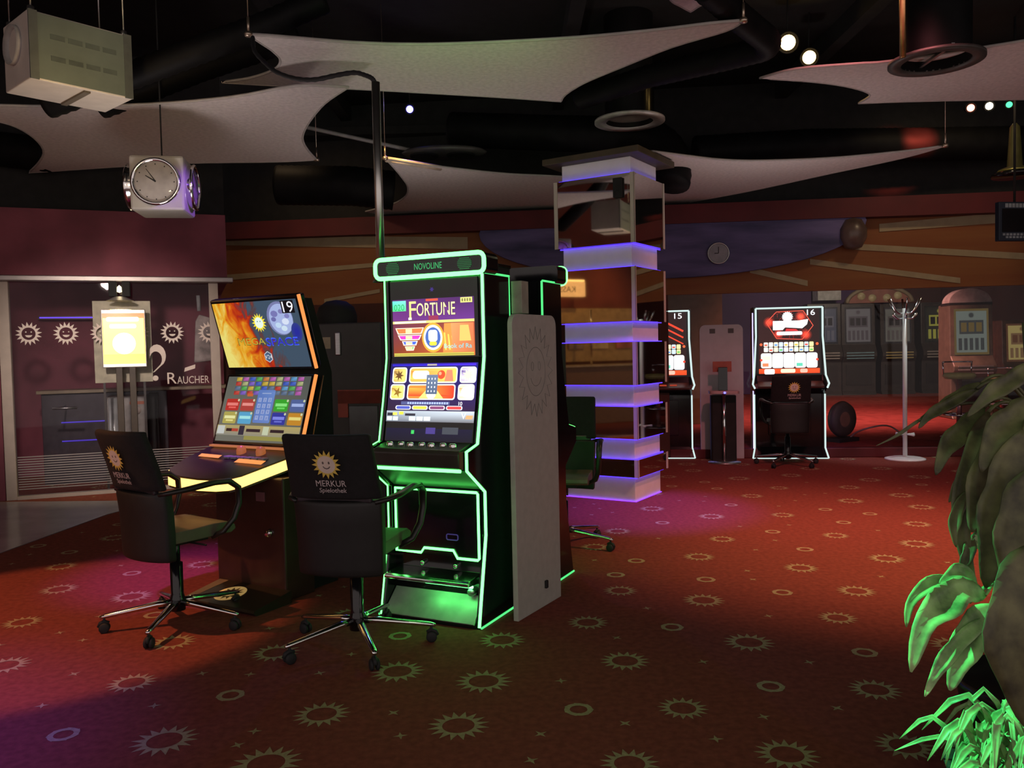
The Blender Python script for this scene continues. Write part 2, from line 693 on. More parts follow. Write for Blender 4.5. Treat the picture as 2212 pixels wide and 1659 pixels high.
mb.prism([(.05, 0), (2.0, 0), (2.0, .035), (.05, .035)], btf, -.05, .05)
struct(mb.build('window_2_frame_sill', POSTM))
mb = MB()
mb.prism([(-3.0, 3.03), (BW_, 3.03), (BW_, 4.75), (-3.0, 4.75)], btf, .1, .2)
struct(mb.build('wall_booth_top', BLACKM))
# glass with sun stickers, frosted lines, the question mark and the word on it
STICK = mat('glass_sticker', (.75, .64, .58), .8, noise=.06)
FROST = mat('glass_frost', (.34, .31, .30), .8, noise=.06)
mb = MB()
mb.prism([(.05, .035), (2.0, .035), (2.0, 2.28), (.05, 2.28)], btf, -.005, .005)
ar = Art(bt(0, -.008, 0), bx, Vector((0, 0, 1)), 1, 1)


def sunsticker(s_, z, r):
    n = 16
    for q in range(n):
        a = 2 * PI * q / n + .1
        d = PI / n
        pts = [(.52, a - d), (.52, a), (.52, a + d), (.64, a + d), (1, a), (.64, a - d)]
        ar.pg([(s_ + r * k * math.cos(t), z + r * k * math.sin(t)) for k, t in pts], None, 1)
        ar.l -= 1
    for e in (-.2, .2):
        ar.disc(s_ + e * r, z + .14 * r, .06 * r, None, 8, mi=1)
    ar.pg([(s_ + r * .3 * math.cos(t), z - .02 * r + r * .3 * math.sin(t)) for t in (R_(200), R_(235), R_(270), R_(305), R_(340), R_(305) + .02, R_(270), R_(235))][:5], None, 1)


for px in (62, 143, 222, 296, 372, 452):
    s_, z = on_booth(px, 721 - (px - 60) * .008)
    sunsticker(s_, z, .125)
# horizontal frosted lines
for k in range(14):
    z = .10 + k * .026
    ar.rect(.06, z, 1.99, z + .010, None, 2)
# question mark
s_, z = on_booth(338, 755)
r = .11
arc = []
pts_o, pts_i = [], []
for k in range(13):
    a = R_(190 - 250 * k / 12)
    w = .012 + .042 * math.sin(PI * k / 12)
    pts_o.append((s_ + (r + w * .5) * .72 * math.cos(a), z - .08 + (r + w * .5) * math.sin(a)))
    pts_i.append((s_ + (r - w) * .72 * math.cos(a), z - .08 + (r - w) * math.sin(a)))
ar.pg(pts_o + [(s_ - .03, z - .25), (s_ - .045, z - .25)] + pts_i[::-1], None, 1)
ar.disc(s_ - .02, z - .315, .03, None, 14, mi=1)
s_, z = on_booth(362, 829)
ar.text('R', s_, z, .125, None, mi=1, align='l')
s_, z = on_booth(383, 829)
ar.text('AUCHER', s_, z, .082, None, w=.335, mi=1, align='l')
s_, z = on_booth(410, 797)
ar.pg([(s_ - .06, z - .03), (s_ + .055, z + .005), (s_ + .06, z + .05), (s_ - .05, z + .015)], None, 1)
mb.v += ar.v if False else []
o_ = len(mb.v)
mb.v += ar.v
mb.f += [tuple(i + o_ for i in f) for f in ar.f]
mb.mi += ar.mi
mb.sm += ar.sm
mb.c += ar.c
struct(mb.build('window_2', [GLASS, STICK, FROST], fixn=False))
# booth rear wall
mb = MB()
mb.prism([(-2.0, 0), (BW_, 0), (BW_, 2.95), (-2.0, 2.95)], btf, 1.9, 2.0)
struct(mb.build('wall_booth_back', MAROON))
mb = MB()
mb.prism([(BW_ - .1, 2.28), (BW_, 2.28), (BW_, 2.95), (BW_ - .1, 2.95)], btf, .0, 2.0)
struct(mb.build('wall_booth_side', MAROON))

# ================================================================== UPRIGHT GREEN SLOT MACHINE
XF = lambda a, b, t: (t, a, b)      # outline in (depth, height), swept across the width
Xv, Yv, Zv = Vector((1, 0, 0)), Vector((0, 1, 0)), Vector((0, 0, 1))


def c_(r, g, b):
    return rgb(r, g, b)


OUTER = [(0, 0), (.10, .48), (.10, .71), (-.09, .845), (-.09, .94), (.03, .968), (.078, 1.18), (.125, 1.42), (.125, 1.86), (.415, 1.86), (.415, 0)]
INNER = [(.0, 0), (.0, .025), (.13, .14), (.13, .72), (-.06, .845), (-.06, .935), (.045, .968), (.093, 1.18), (.14, 1.42), (.14, 1.86), (.41, 1.86), (.41, 0)]


def make_green(name, label, loc, a):
    t = thing(name, label, 'slot machine', loc, a, 'upright machines with green edge lights')
    mb = MB()
    mb.prism(INNER, XF, -.285, .285)
    mb.build('cabinet', BLACKG, t)
    for sx in (-1, 1):
        mb = MB()
        mb.prism(OUTER, XF, sx * .285, sx * .32)
        sp_ = mb.build('side_panel', BLACKG, t, bevel=.004)
        mb = MB()
        fr = [(sx * .308, y - .003, z) for y, z in OUTER[:9]]
        fr[0] = (sx * .308, 0, .012)
        mb.tube(fr, .0085 if sx > 0 else .0045, 8)
        mb.build('edge_light', GREEN_L, sp_)
        mb = MB()
        mb.tube([(sx * .321, .125, 1.862), (sx * .321, .415, 1.862)], .006, 6)
        mb.tube([(sx * .317, .416, 1.86), (sx * .317, .416, .012)], .0065, 6)
        mb.tube([(sx * .321, .0, .010), (sx * .321, .415, .010)], .006, 6)
        mb.build('outline_light', GREEN_T, sp_)
    # header with light loop
    mb = MB()
    mb.prism(rloop(.69, .112, .03), lambda x, z, y: (x, y, 1.912 + z), .085, .235)
    h = mb.build('header', BLACKG, t)
    mb = MB()
    mb.tube([(x, .085, 1.912 + z) for x, z in rloop(.68, .104, .032)], .012, 8, closed=True)
    mb.build('header_light', GREEN_L, h)
    ar = Art((-.345, .0845, 1.856), Xv * .69, Zv * .112, .69, .112)
    ar.text('NOVOLINE', .5, .36, .30, c_(60, 190, 110), w=.25)
    ar.build('header_lettering', SCREEN, h, fixn=False)
    for sx in (-1, 1):
        mb = MB()
        for k in range(7):
            z = -.027 + .009 * k
            w = math.sqrt(max(0, .034 ** 2 - z * z)) + .008
            mb.box((sx * .225 - w, .080, 1.912 + z - .0022), (sx * .225 + w, .086, 1.912 + z + .0022))
        mb.build('speaker_grille', mat('speaker_green', (.04, .16, .08), .4, emit=(.1, .8, .25), es=.12), h)
    # upper screen
    def bez(z0, z1, y0, y1, nm):
        m_ = MB()
        m_.add([(-.275, y0, z0), (.275, y0, z0), (.275, y1, z1), (-.275, y1, z1), (-.275, y0 + .02, z0), (.275, y0 + .02, z0), (.275, y1 + .02, z1), (-.275, y1 + .02, z1)],
               [(0, 1, 2, 3), (4, 7, 6, 5), (0, 4, 5, 1), (1, 5, 6, 2), (2, 6, 7, 3), (3, 7, 4, 0)])
        return m_.build(nm, BLACKG, t)
    bz = bez(1.425, 1.845, .128, .128, 'upper_glass')
    ar = Art((-.262, .1275, 1.43), Xv * .515, Zv * .312, .515, .312)
    P = c_
    ar.rect(0, 0, 1, 1, (P(120, 50, 20), P(190, 90, 40), P(110, 50, 60), P(60, 25, 80)))
    ar.rect(0, .62, 1, 1, (P(95, 40, 110), P(90, 40, 120), P(60, 25, 80), P(80, 30, 100)))
    ar.rect(.45, .62, .57, .70, P(130, 40, 70))
    ar.rect(0, .80, .17, .98, (P(60, 220, 110), P(80, 235, 130), P(110, 235, 190), P(90, 220, 190)))
    ar.text('020', .085, .81, .11, P(25, 120, 80), w=.13)
    ar.rect(.42, .955, .57, .995, P(190, 70, 50))
    ar.rect(.84, .90, .98, .99, P(190, 190, 110))
    for k in range(4):
        ar.rect(.855 + k * .03, .92, .872 + k * .03, .97, P(110, 100, 60))
    ar.text('F', .255, .665, .30, P(230, 225, 120), w=.085)
    ar.text('ORTUNE', .545, .70, .225, P(60, 30, 60), w=.475)
    ar.text('ORTUNE', .54, .705, .22, P(240, 240, 150), w=.47)
    ar.rect(.20, .64, .24, .68, P(240, 240, 200))
    ar.pg([(.64, .84), (.66, .66), (.70, .84)], P(90, 40, 110))
    ar.rect(0, .575, 1, .62, P(200, 190, 110))
    ar.rect(.02, .582, .42, .612, P(235, 235, 190))
    # stacked prize bars, narrower towards the bottom
    for (u0, u1, v0, v1, k, col) in ((.03, .39, .39, .50, .03, (215, 110, 60)), (.06, .36, .285, .375, .03, (190, 50, 170)), (.11, .31, .19, .27, .02, (60, 90, 210)), (.145, .275, .10, .175, .02, (80, 190, 90))):
        ar.pg([(u0 + k, v0), (u1 - k, v0), (u1, v1), (u0, v1)], P(255, 225, 190))
        ar.pg([(u0 + k + .012, v0 + .015), (u1 - k - .012, v0 + .015), (u1 - .014, v1 - .012), (u0 + .014, v1 - .012)], P(*col))
        ar.rect((u0 + u1) / 2 - .05, v0 + .02, (u0 + u1) / 2 + .03, v1 - .02, P(255, 235, 150))
    ar.disc(.50, .32, .225, P(255, 150, 50), sq=1.15)
    ar.disc(.50, .32, .19, P(255, 240, 210), sq=1.15)
    ar.disc(.50, .32, .155, P(60, 90, 160), sq=1.15)
    ar.rr(.445, .25, .555, .45, .05, P(245, 245, 250))
    ar.rr(.455, .18, .545, .25, .03, P(220, 190, 60))
    ar.pg([(.62, .06), (.80, .06), (.72, .56), (.64, .56)], P(225, 130, 60))
    for k in range(3):
        ar.pg([(.645 + .05 * k, .10), (.665 + .05 * k, .10), (.65 + .045 * k, .40 - .03 * k), (.635 + .045 * k, .40 - .03 * k)], P(255, 190, 80))
    ar.pg([(.74, .06), (.99, .06), (.99, .56), (.72, .56)], (P(200, 120, 75), P(175, 100, 60), P(190, 105, 65), P(220, 140, 85)))
    ar.pg([(.82, .25), (.96, .25), (.93, .52), (.83, .52)], P(240, 170, 90))
    ar.text('Book of Ra', .80, .13, .075, P(90, 190, 200), w=.33)
    ar.rect(.01, .0, .99, .055, P(175, 165, 70))
    ar.rect(.01, .02, .99, .03, P(110, 100, 30))
    ar.build('upper_screen', SCREENB, bz, fixn=False)
    ar = Art((-.02, .1275, 1.775), Xv * .03, Zv * .03, .03, .03)
    ar.sun(.5, .5, .5, P(60, 40, 130), 6, .5)
    ar.build('sensor', SCREEN, bz, fixn=False)
    # sloping lower screen
    dz, dy = 1.415 - 1.075, .1245 - .0555
    bz = bez(.972, 1.422, .034, .126, 'lower_glass')
    ar = Art((-.275, .0545, 1.075), Xv * .55, Vector((0, dy, dz)) * .93, .55, .322)
    ar.rect(0, 0, 1, 1, (P(40, 20, 25), P(40, 20, 30), P(30, 25, 110), P(25, 20, 80)))
    ar.rect(.02, .955, .98, 1, (P(40, 30, 190), P(70, 40, 230), P(40, 20, 120), P(30, 20, 100)))
    ar.rect(.43, .955, .54, .985, P(150, 140, 140))
    tiles = [(.03, .66, .20, .93, (235, 205, 110), (120, 80, 40)), (.23, .66, .78, .93, (245, 190, 90), (230, 120, 50)), (.81, .66, .99, .93, (235, 225, 235), (80, 50, 130)),
             (.02, .375, .19, .64, (245, 230, 120), (150, 110, 40)), (.22, .375, .77, .64, (215, 50, 30), (235, 160, 60)), (.80, .375, .98, .64, (250, 235, 215), (225, 150, 90))]
    for a_, b_, c2, d_, k1, k2 in tiles:
        ar.rr(a_, b_, c2, d_, .05, P(255, 250, 225))
        ar.rr(a_ + .012, b_ + .02, c2 - .012, d_ - .02, .04, (P(*k2), P(*k1), P(*k1), P(*k2)))
    ar.rr(.27, .73, .46, .87, .05, P(255, 255, 235))
    ar.disc(.60, .80, .075, P(230, 70, 40))
    ar.disc(.585, .82, .03, P(255, 150, 110))
    ar.pg([(.64, .69), (.74, .69), (.72, .88), (.66, .88)], P(220, 120, 90))
    ar.sun(.11, .79, .10, P(90, 60, 30), 7, .4)
    ar.sun(.105, .50, .10, P(130, 95, 30), 5, .35)
    ar.sun(.90, .79, .11, P(250, 240, 180), 9, .5)
    ar.disc(.89, .51, .09, P(255, 250, 240))
    ar.pg([(.36, .40), (.64, .40), (.55, .56), (.45, .56)], P(250, 215, 110))
    ar.disc(.5, .46, .09, P(255, 250, 220), sq=.8)
    ar.rect(.435, .47, .565, .80, (P(70, 85, 110), P(70, 85, 110), P(95, 110, 135), P(95, 110, 135)))
    for r_ in range(4):
        for q in range(3):
            ar.rect(.457 + .036 * q, .505 + .07 * r_, .468 + .036 * q, .535 + .07 * r_, P(230, 235, 245))
    ar.rect(.16, .29, .72, .345, P(70, 75, 120))
    for k in range(17):
        ar.rect(.235 + k * .028, .30, .255 + k * .028, .335, P(150, 165, 205))
    for k, col in enumerate(((70, 80, 170), (190, 190, 60), (120, 60, 100), (200, 60, 60))):
        ar.rr(.10 + .195 * k, .205, .28 + .195 * k, .275, .03, P(225, 225, 235))
        ar.rr(.11 + .195 * k, .215, .27 + .195 * k, .265, .025, P(*col))
    ar.text('10', .84, .285, .06, P(245, 245, 250))
    ar.rect(0, 0, 1, .185, (P(90, 95, 105), P(100, 100, 105), P(185, 195, 205), P(150, 160, 170)))
    ar.rect(.01, .10, .09, .15, P(40, 40, 50))
    ar.rect(.075, .11, .125, .155, P(235, 225, 80))
    ar.rect(.15, .12, .2, .17, P(215, 215, 60))
    ar.rect(.22, .10, .34, .14, P(40, 40, 50))
    for k in range(2):
        ar.rect(.01 + .07 * k, .02, .07 + .07 * k, .085, P(200, 215, 220))
    for k in range(3):
        ar.rect(.27 + .085 * k, .02, .345 + .085 * k, .09, P(205, 220, 225))
    ar.text('V', .885, .06, .10, P(235, 235, 235))
    ar.pg([(.905, .06), (.98, .06), (.99, .12), (.915, .12)], P(215, 150, 100))
    ar.build('lower_screen', SCREENB, bz, fixn=False)
    # money slots under the lower screen
    ar = Art((-.27, .0335, .975), Xv * .54, Vector((0, .02, .09)), .54, .092)
    ar.rect(0, 0, 1, 1, (P(14, 12, 34), P(14, 12, 34), P(22, 18, 60), P(22, 18, 60)))
    ar.rect(.30, .40, .335, .62, P(70, 230, 110))
    ar.rect(.47, .42, .58, .98, P(80, 65, 150))
    ar.rect(.66, .42, .84, .92, P(75, 80, 90))
    ar.build('money_slots', SCREEN, bz, fixn=False)
    # button deck
    mb = MB()
    mb.prism([(-.085, .85), (-.095, .925), (-.08, .945), (.04, .972), (.04, .85)], XF, -.262, .262)
    dk = mb.build('button_deck', mat('deck_brown', (.05, .042, .035), .4), t, bevel=.006)
    for k in range(7):
        mb = MB()
        mb.lathe([(0, .016), (.018, .016), (.021, .01), (.022, -.01)], 14, (-.2 + .065 * k, -.02 + (k % 2) * .012, .958))
        mb.build('button', CHROME, dk)
    for sx in (-1, 1):
        mb = MB()
        mb.box((sx * .274 - .011, -.088, .85), (sx * .274 + .011, .0, .938))
        mb.build('deck_cheek', mat('copper_brown', (.16, .07, .035), .45), t)
    # light under the deck, belly door with stepped light frame
    mb = MB()
    mb.tube([(-.275, -.075, .838), (.262, -.075, .838)], .009, 8)
    mb.build('deck_light', GREEN_L, t)
    mb = MB()
    mb.add([(-.28, -.055, .838), (.28, -.055, .838), (.28, .12, .715), (-.28, .12, .715)], [(0, 1, 2, 3)])
    mb.build('sloping_panel', mat('panel_satin', (.09, .12, .10), .35), t)
    mb = MB()
    mb.box((-.27, .105, .34), (.27, .13, .71))
    bd = mb.build('belly_door', BLACKG, t, bevel=.005)
    lp = [(-.26, .70), (.255, .70), (.263, .692), (.263, .345), (.255, .337), (.13, .337), (.105, .378), (-.08, .378), (-.10, .35), (-.26, .35)]
    mb = MB()
    mb.tube([(x, .10, z) for x, z in lp], .0075, 8, closed=True)
    mb.build('door_light', GREEN_L, bd)
    mb = MB()
    mb.tube([(x + .1, .1, z + .45) for x, z in rloop(.07, .03, .009)], .003, 6, closed=True)
    mb.build('door_badge', mat('violet_badge', (.1, .05, .2), .4, emit=(.2, .1, .8), es=.15), bd)
    for x in (-.1, .11):
        mb = MB()
        mb.lathe([(0, -.02), (.011, -.018), (.013, .0), (.013, .02)], 12, (x, .12, .29), axis='y')
        mb.build('lock', CHROME, t)
    mb = MB()
    mb.prism([(.13, .215), (-.015, .22), (-.03, .228), (-.03, .243), (-.01, .25), (.13, .262)], XF, -.26, .26)
    mb.build('coin_tray', CHROME, t, bevel=.004)
    mb = MB()
    mb.lathe([(0, -.02), (.02, -.02), (.024, -.005), (.024, .03)], 16, (.215, .10, .165), axis='y')
    mb.build('key_lock', STEEL, t)
    mb = MB()
    mb.add([(-.28, -.012, .028), (.28, -.012, .028), (.28, .118, .142), (-.28, .118, .142), (-.28, -.002, .02), (.28, -.002, .02), (.28, .128, .134), (-.28, .128, .134)],
           [(0, 1, 2, 3), (4, 7, 6, 5), (0, 4, 5, 1), (2, 6, 7, 3), (1, 5, 6, 2), (0, 3, 7, 4)])
    mb.build('kick_plate', mat('kick_plate', (.42, .44, .42), .4, .2), t)
    mb = MB()
    mb.tube([(-.04, .045, .207), (.25, .045, .207)], .007, 6)
    mb.build('tray_light', glow('green_tray_light', (.10, 1.0, .18), 22), t)
    return t


A1 = 26.0
ax = Vector((math.cos(R_(A1)), -math.sin(R_(A1)), 0))
ay = Vector((math.sin(R_(A1)), math.cos(R_(A1)), 0))
M1 = Vector((-.187, 4.25, 0)) - ax * .32
m1 = make_green('slot_machine', 'tall slot machine with bright green light frame and lit screens facing the chairs', M1, A1)
m2 = copy_tree(m1)
m2.location = Vector((.375, 5.335, 0)) - ax * .32
m2.rotation_euler = (0, 0, -R_(A1 + 180))
m2['label'] = 'green-edged slot machine turned away, back to back behind the grey divider'

# dark service column and small box between the two machines
t = thing('service_column', 'plain black column between the two green-lit machines, rising behind the divider', 'column', M1 + ay * .52 + ax * .10, A1)
mb = MB()
mb.box((-.16, 0, 0), (.10, .16, 1.94))
mb.build('shaft', BLACKM, t, bevel=.006)
mb = MB()
mb.box((-.165, -.005, 1.93), (.105, .165, 1.95))
mb.build('cap', BLACKG, t, bevel=.004)
mb = MB()
mb.box((-.02, 0, -.09), (.045, .09, .09))
mb.box((.0, -.004, -.005), (.01, .0, .01))
tag(mb.build('junction_box', mat('cream_plastic', (.36, .34, .27), .5), bevel=.006), 'small cream box at the back edge of the tall green-lit slot machine', 'box').location = M1 + ax * .345 + ay * .43 + Zv * 1.745
bpy.data.objects['junction_box'].rotation_euler = (0, 0, -R_(A1))


# ------------------------------------------------------------------ dividers
def rtop(w, h, r):
    pts = [(-w / 2, 0), (w / 2, 0)]
    for cx, a0 in ((w / 2 - r, 0), (-w / 2 + r, 90)):
        for k in range(7):
            a = R_(a0 + 15 * k)
            pts.append((cx + r * math.cos(a), h - r + r * math.sin(a)))
    return pts


t = thing('divider_panel', 'grey divider board with engraved sun beside the tall green-lit slot machine', 'divider', (0.007 + .127, 4.376 + .22, 0), 30 - 90)
mb = MB()
mb.prism(rtop(.508, 1.645, .06), lambda x, z, y: (x, y, z), 0, .03)
mb.build('board', GREYP, t, bevel=.004)
GROOVE = mat('engraved_line', (.22, .21, .19), .7)
mb = MB()
cz = 1.33
pts = []
for k in range(40):
    a = 2 * PI * k / 40
    pts.append(((.20 if k % 2 == 0 else .145) * math.cos(a), -.0005, cz + (.25 if k % 2 == 0 else .18) * math.sin(a)))
mb.tube(pts, .0016, 4, closed=True)
mb.tube([(.11 * math.cos(2 * PI * k / 28), -.0005, cz + .135 * math.sin(2 * PI * k / 28)) for k in range(28)], .0016, 4, closed=True)
for e in (-1, 1):
    mb.tube([(e * .04 + .014 * math.cos(2 * PI * k / 10), -.0005, cz + .03 + .025 * math.sin(2 * PI * k / 10)) for k in range(10)], .0014, 4, closed=True)
mb.tube([(.065 * math.cos(R_(200 + 14 * k)), -.0005, cz - .01 + .07 * math.sin(R_(200 + 14 * k))) for k in range(11)], .0016, 4)
mb.build('engraving', GROOVE, t)
mb = MB()
mb.box((.05, -.014, .10), (.075, -.0, .145))
mb.build('latch', RUBBER, t, bevel=.004)

# ------------------------------------------------------------------ pole and cable
pb = at_y(822, 552, 4.80)
pt = at_y(809, 178, 4.80)
t = thing('cable_pole', 'chrome pole rising from the green-lit slot machine towards the ceiling sail', 'pole', (pb.x, pb.y, 1.86))
mb = MB()
mb.tube([(0, 0, 0), (0, 0, pt.z - 1.86)], .024, 18)
mb.build('tube', mat('pole_chrome', (.6, .6, .57), .33, 1.0, noise=.04), t)
mb = MB()
mb.lathe([(.024, .03), (.045, .012), (.05, 0)], 18)
mb.build('collar', STEEL, t)
mb = MB()
pts = [at_y(x, y, Y) for x, y, Y in ((546, 80, 5.5), (550, 110, 5.4), (575, 138, 5.25), (600, 157, 5.15), (640, 170, 5.05), (680, 172, 5.0), (725, 163, 4.92), (765, 157, 4.86), (790, 163, 4.82), (803, 169, 4.80), (809, 177, 4.80))]
sm = []
for i in range(len(pts) - 1):
    p0, p1, p2, p3 = pts[max(0, i - 1)], pts[i], pts[i + 1], pts[min(len(pts) - 1, i + 2)]
    for k in range(5):
        u = k / 5
        sm.append(.5 * ((2 * p1) + (p2 - p0) * u + (2 * p0 - 5 * p1 + 4 * p2 - p3) * u * u + (3 * p1 - p0 - 3 * p2 + p3) * u ** 3))
sm.append(pts[-1])
mb.tube(sm, [.0125 + (.0022 if k % 2 else 0) for k in range(len(sm))], 8)
tag(mb.build('conduit_cable', RUBBER), 'thick black ribbed cable looping from ceiling sail corner into the chrome pole', 'cable')

# ================================================================== ORANGE CONSOLE MACHINE
AM = 30.0
mx = Vector((math.cos(R_(AM)), -math.sin(R_(AM)), 0))
my = Vector((math.sin(R_(AM)), math.cos(R_(AM)), 0))
MO = Vector((-1.826, 4.836, 0))
t = thing('console_slot_machine', 'seated slot machine with orange glow, MEGA SPACE picture on its upper screen', 'slot machine', MO, AM)


def slab(parent, name, x0, x1, p0, p1, th, m, bevel=.0):
    """panel between (y,z) p0 (lower edge) and p1 (upper edge), th thick behind"""
    d = Vector((0, p1[0] - p0[0], p1[1] - p0[1]))
    nrm = Xv.cross(d).normalized()
    b = -nrm * th
    a = Vector((x0, *p0))
    q = [a, a + Xv * (x1 - x0), a + Xv * (x1 - x0) + d, a + d]
    mb = MB()
    mb.add(q + [v + b for v in q], [(0, 1, 2, 3), (4, 7, 6, 5), (0, 4, 5, 1), (1, 5, 6, 2), (2, 6, 7, 3), (3, 7, 4, 0)])
    return mb.build(name, m, parent, bevel=bevel)


# upper screen leans forward, lower one slopes towards the player
U0, U1 = (.555, 1.36), (.42, 1.815)
L0, L1 = (.40, .885), (.55, 1.335)
us = slab(t, 'upper_monitor', -.39, .39, U0, U1, .06, BLACKG, .012)
ls = slab(t, 'lower_monitor', -.39, .39, L0, L1, .06, BLACKG, .012)


def picture(p0, p1, x0, x1, m, off=.002):
    d = Vector((0, p1[0] - p0[0], p1[1] - p0[1]))
    n = Xv.cross(d).normalized()
    return Art(Vector((x0, *p0)) + n * off, Xv * (x1 - x0), d, x1 - x0, d.length), n


iu = lambda p, q, k: (p[0] + (q[0] - p[0]) * k, p[1] + (q[1] - p[1]) * k)
ar, n_ = picture(iu(U0, U1, .04), iu(U0, U1, .95), -.37, .365, None)
ar.rect(0, 0, 1, 1, ((0, 0, 0), (1, 0, 0), (1, 1, 0), (0, 1, 0)))
o = ar.build('picture', firemat('space_picture', .8), us, fixn=False)
ar, n_ = picture(iu(U0, U1, .04), iu(U0, U1, .95), -.37, .365, None, .003)
ar.disc(.80, .72, .24, P(150, 165, 205)) if False else None
P = c_
ar.disc(.775, .73, .25, P(120, 125, 170))
ar.disc(.785, .72, .225, P(165, 180, 225))
for (u, v, r, cl) in ((.72, .80, .07, (120, 120, 180)), (.80, .83, .05, (125, 125, 180)), (.83, .68, .07, (215, 225, 245)), (.74, .63, .06, (190, 215, 240)), (.70, .72, .05, (110, 110, 170)), (.80, .58, .06, (205, 225, 240)), (.86, .76, .05, (130, 130, 190))):
    ar.disc(u, v, r, P(*cl), 9, .7)
for k in range(9):
    ar.disc(.93, .52, .20 - .02 * k, P(62 - 3 * k, 84 - 5 * k, 112 + 5 * k), 24, 1.5 - .03 * k) if .93 + (.20 - .02 * k) / ar.asp < 1 else None
ar.rect(.82, .80, .965, .985, P(15, 15, 20))
ar.text('19', .895, .815, .155, P(245, 245, 250), w=.12)
ar.sun(.52, .68, .145, P(255, 235, 60), 16, .62)
ar.disc(.52, .68, .082, P(235, 250, 235))
for e in (-1, 1):
    ar.disc(.52 + e * .016, .70, .010, P(60, 120, 130), 8)
ar.text('MEGA', .375, .345, .115, P(60, 75, 35), w=.335)
ar.text('MEGA', .375, .352, .10, P(190, 170, 60), w=.325)
ar.text('SPACE', .735, .325, .125, P(70, 110, 255), w=.375)
ar.text('SPACE', .735, .335, .10, P(50, 40, 190), w=.36)
ar.pg([(.53 + .055 / ar.asp * 1.6 * math.cos(R_(60 * k + 30)), .16 + .088 * math.sin(R_(60 * k + 30))) for k in range(6)], P(200, 205, 210))
ar.pg([(.53 + .047 / ar.asp * 1.6 * math.cos(R_(60 * k + 30)), .16 + .075 * math.sin(R_(60 * k + 30))) for k in range(6)], P(70, 95, 125))
ar.text('V24', .53, .13, .06, P(225, 230, 235), w=.085)
ar.build('picture_titles', SCREEN, us, fixn=False)
# lower picture: game menu
ar, n_ = picture(iu(L0, L1, .05), iu(L0, L1, .96), -.365, .365, None)
ar.rect(0, 0, 1, 1, (P(120, 122, 110), P(110, 112, 105), P(95, 100, 95), P(105, 108, 100)))
random.seed(3)
cols = [(190, 60, 50), (90, 150, 200), (80, 170, 80), (200, 170, 60), (120, 90, 190), (200, 120, 60), (90, 110, 140), (170, 175, 120), (60, 90, 190), (180, 90, 170)]
for r_ in range(4):
    for q in range(10):
        cc = random.choice(cols)
        u, v = .11 + q * .083, .93 - r_ * .072
        if 4 <= q <= 5 and r_ == 3:
            continue
        ar.rect(u, v, u + .066, v + .058, (P(*cc), P(*cc), P(*[min(255, x + 40) for x in cc]), P(*[max(0, x - 30) for x in cc])))
big = [(.045, .47, (200, 50, 40)), (.235, .47, (190, 70, 60)), (.64, .47, (60, 180, 50)), (.83, .47, (90, 110, 170)),
       (.045, .27, (190, 180, 90)), (.235, .27, (90, 180, 225)), (.64, .27, (50, 60, 170)), (.83, .27, (215, 150, 50))]
for i, (u, v, cc) in enumerate(big):
    ar.rr(u, v, u + .165, v + .18, .02, P(*cc))
    ar.rect(u + .015, v + .075, u + .15, v + .12, P(*[min(255, x + 90) for x in cc]))
    if i % 2 == 0:
        ar.rect(u + .04, v + .035, u + .13, v + .06, P(*[min(255, x + 60) for x in cc]))
    ar.disc(u + .15, v + .16, .02, P(225, 235, 190), 10)
ar.rect(.29, .69, .36, .735, P(220, 110, 60))
ar.rr(.42, .29, .625, .79, .025, (P(100, 135, 210), P(100, 135, 210), P(120, 155, 225), P(120, 155, 225)))
ar.rect(.47, .73, .58, .745, P(170, 190, 235))
for r_ in range(4):
    for q in range(3):
        ar.rect(.44 + .06 * q, .335 + .09 * r_, .48 + .06 * q, .40 + .09 * r_, P(165, 185, 235))
        ar.text('*0#123456789'[3 * r_ + q] if r_ == 0 else str((3 - r_) * 3 + q + 1), .46 + .06 * q, .345 + .09 * r_, .042, P(90, 115, 195))
ar.rect(0, .09, 1, .245, (P(150, 150, 140), P(165, 160, 130), P(200, 180, 110), P(190, 175, 110)))
ar.rect(.12, .15, .19, .195, P(40, 25, 25))
ar.rect(.19, .15, .27, .195, P(190, 70, 50))
ar.rect(.28, .10, .345, .24, P(35, 40, 60))
ar.rect(.37, .15, .54, .195, P(40, 28, 40))
ar.rect(.66, .15, .82, .195, P(40, 28, 40))
ar.rect(.57, .11, .64, .235, P(215, 225, 190))
ar.rect(.01, .11, .10, .235, P(215, 220, 215))
ar.rect(.36, .03, 1, .09, P(160, 155, 80))
ar.build('menu_picture', screenmat('menu_picture', .75), ls, fixn=False)
# orange light edges
for sx in (1,):
    mb = MB()
    mb.tube([(sx * .397, U1[0], U1[1] + .0), (sx * .397, U0[0], U0[1] + .008)], .011, 8)
    mb.build('screen_light', ORANGE_L, us)
    mb = MB()
    mb.tube([(sx * .397, L1[0], L1[1] - .008), (sx * .397, L0[0], L0[1])], .011, 8)
    mb.build('screen_light', ORANGE_L, ls)
mb = MB()
mb.box((-.39, L0[0] - .02, .872), (.39, L0[0] + .02, .884))
mb.build('screen_sill', glow('orange_dim', (1.0, .32, .10), .45), t)
# rear housing
mb = MB()
mb.prism([(.47, .86), (.60, 1.34), (.48, 1.80), (.56, 1.80), (.72, 1.34), (.72, .0), (.45, 0), (.45, .86)], XF, -.37, .37)
mb.build('rear_housing', BLACKM, t)
for sx in (-1, 1):
    mb = MB()
    mb.tube([(sx * .39, .62, 1.32), (sx * .39, .50, .90)], .004, 6)
    mb.build('housing_trim', mat('brass_trim', (.6, .4, .2), .3, .8), t)
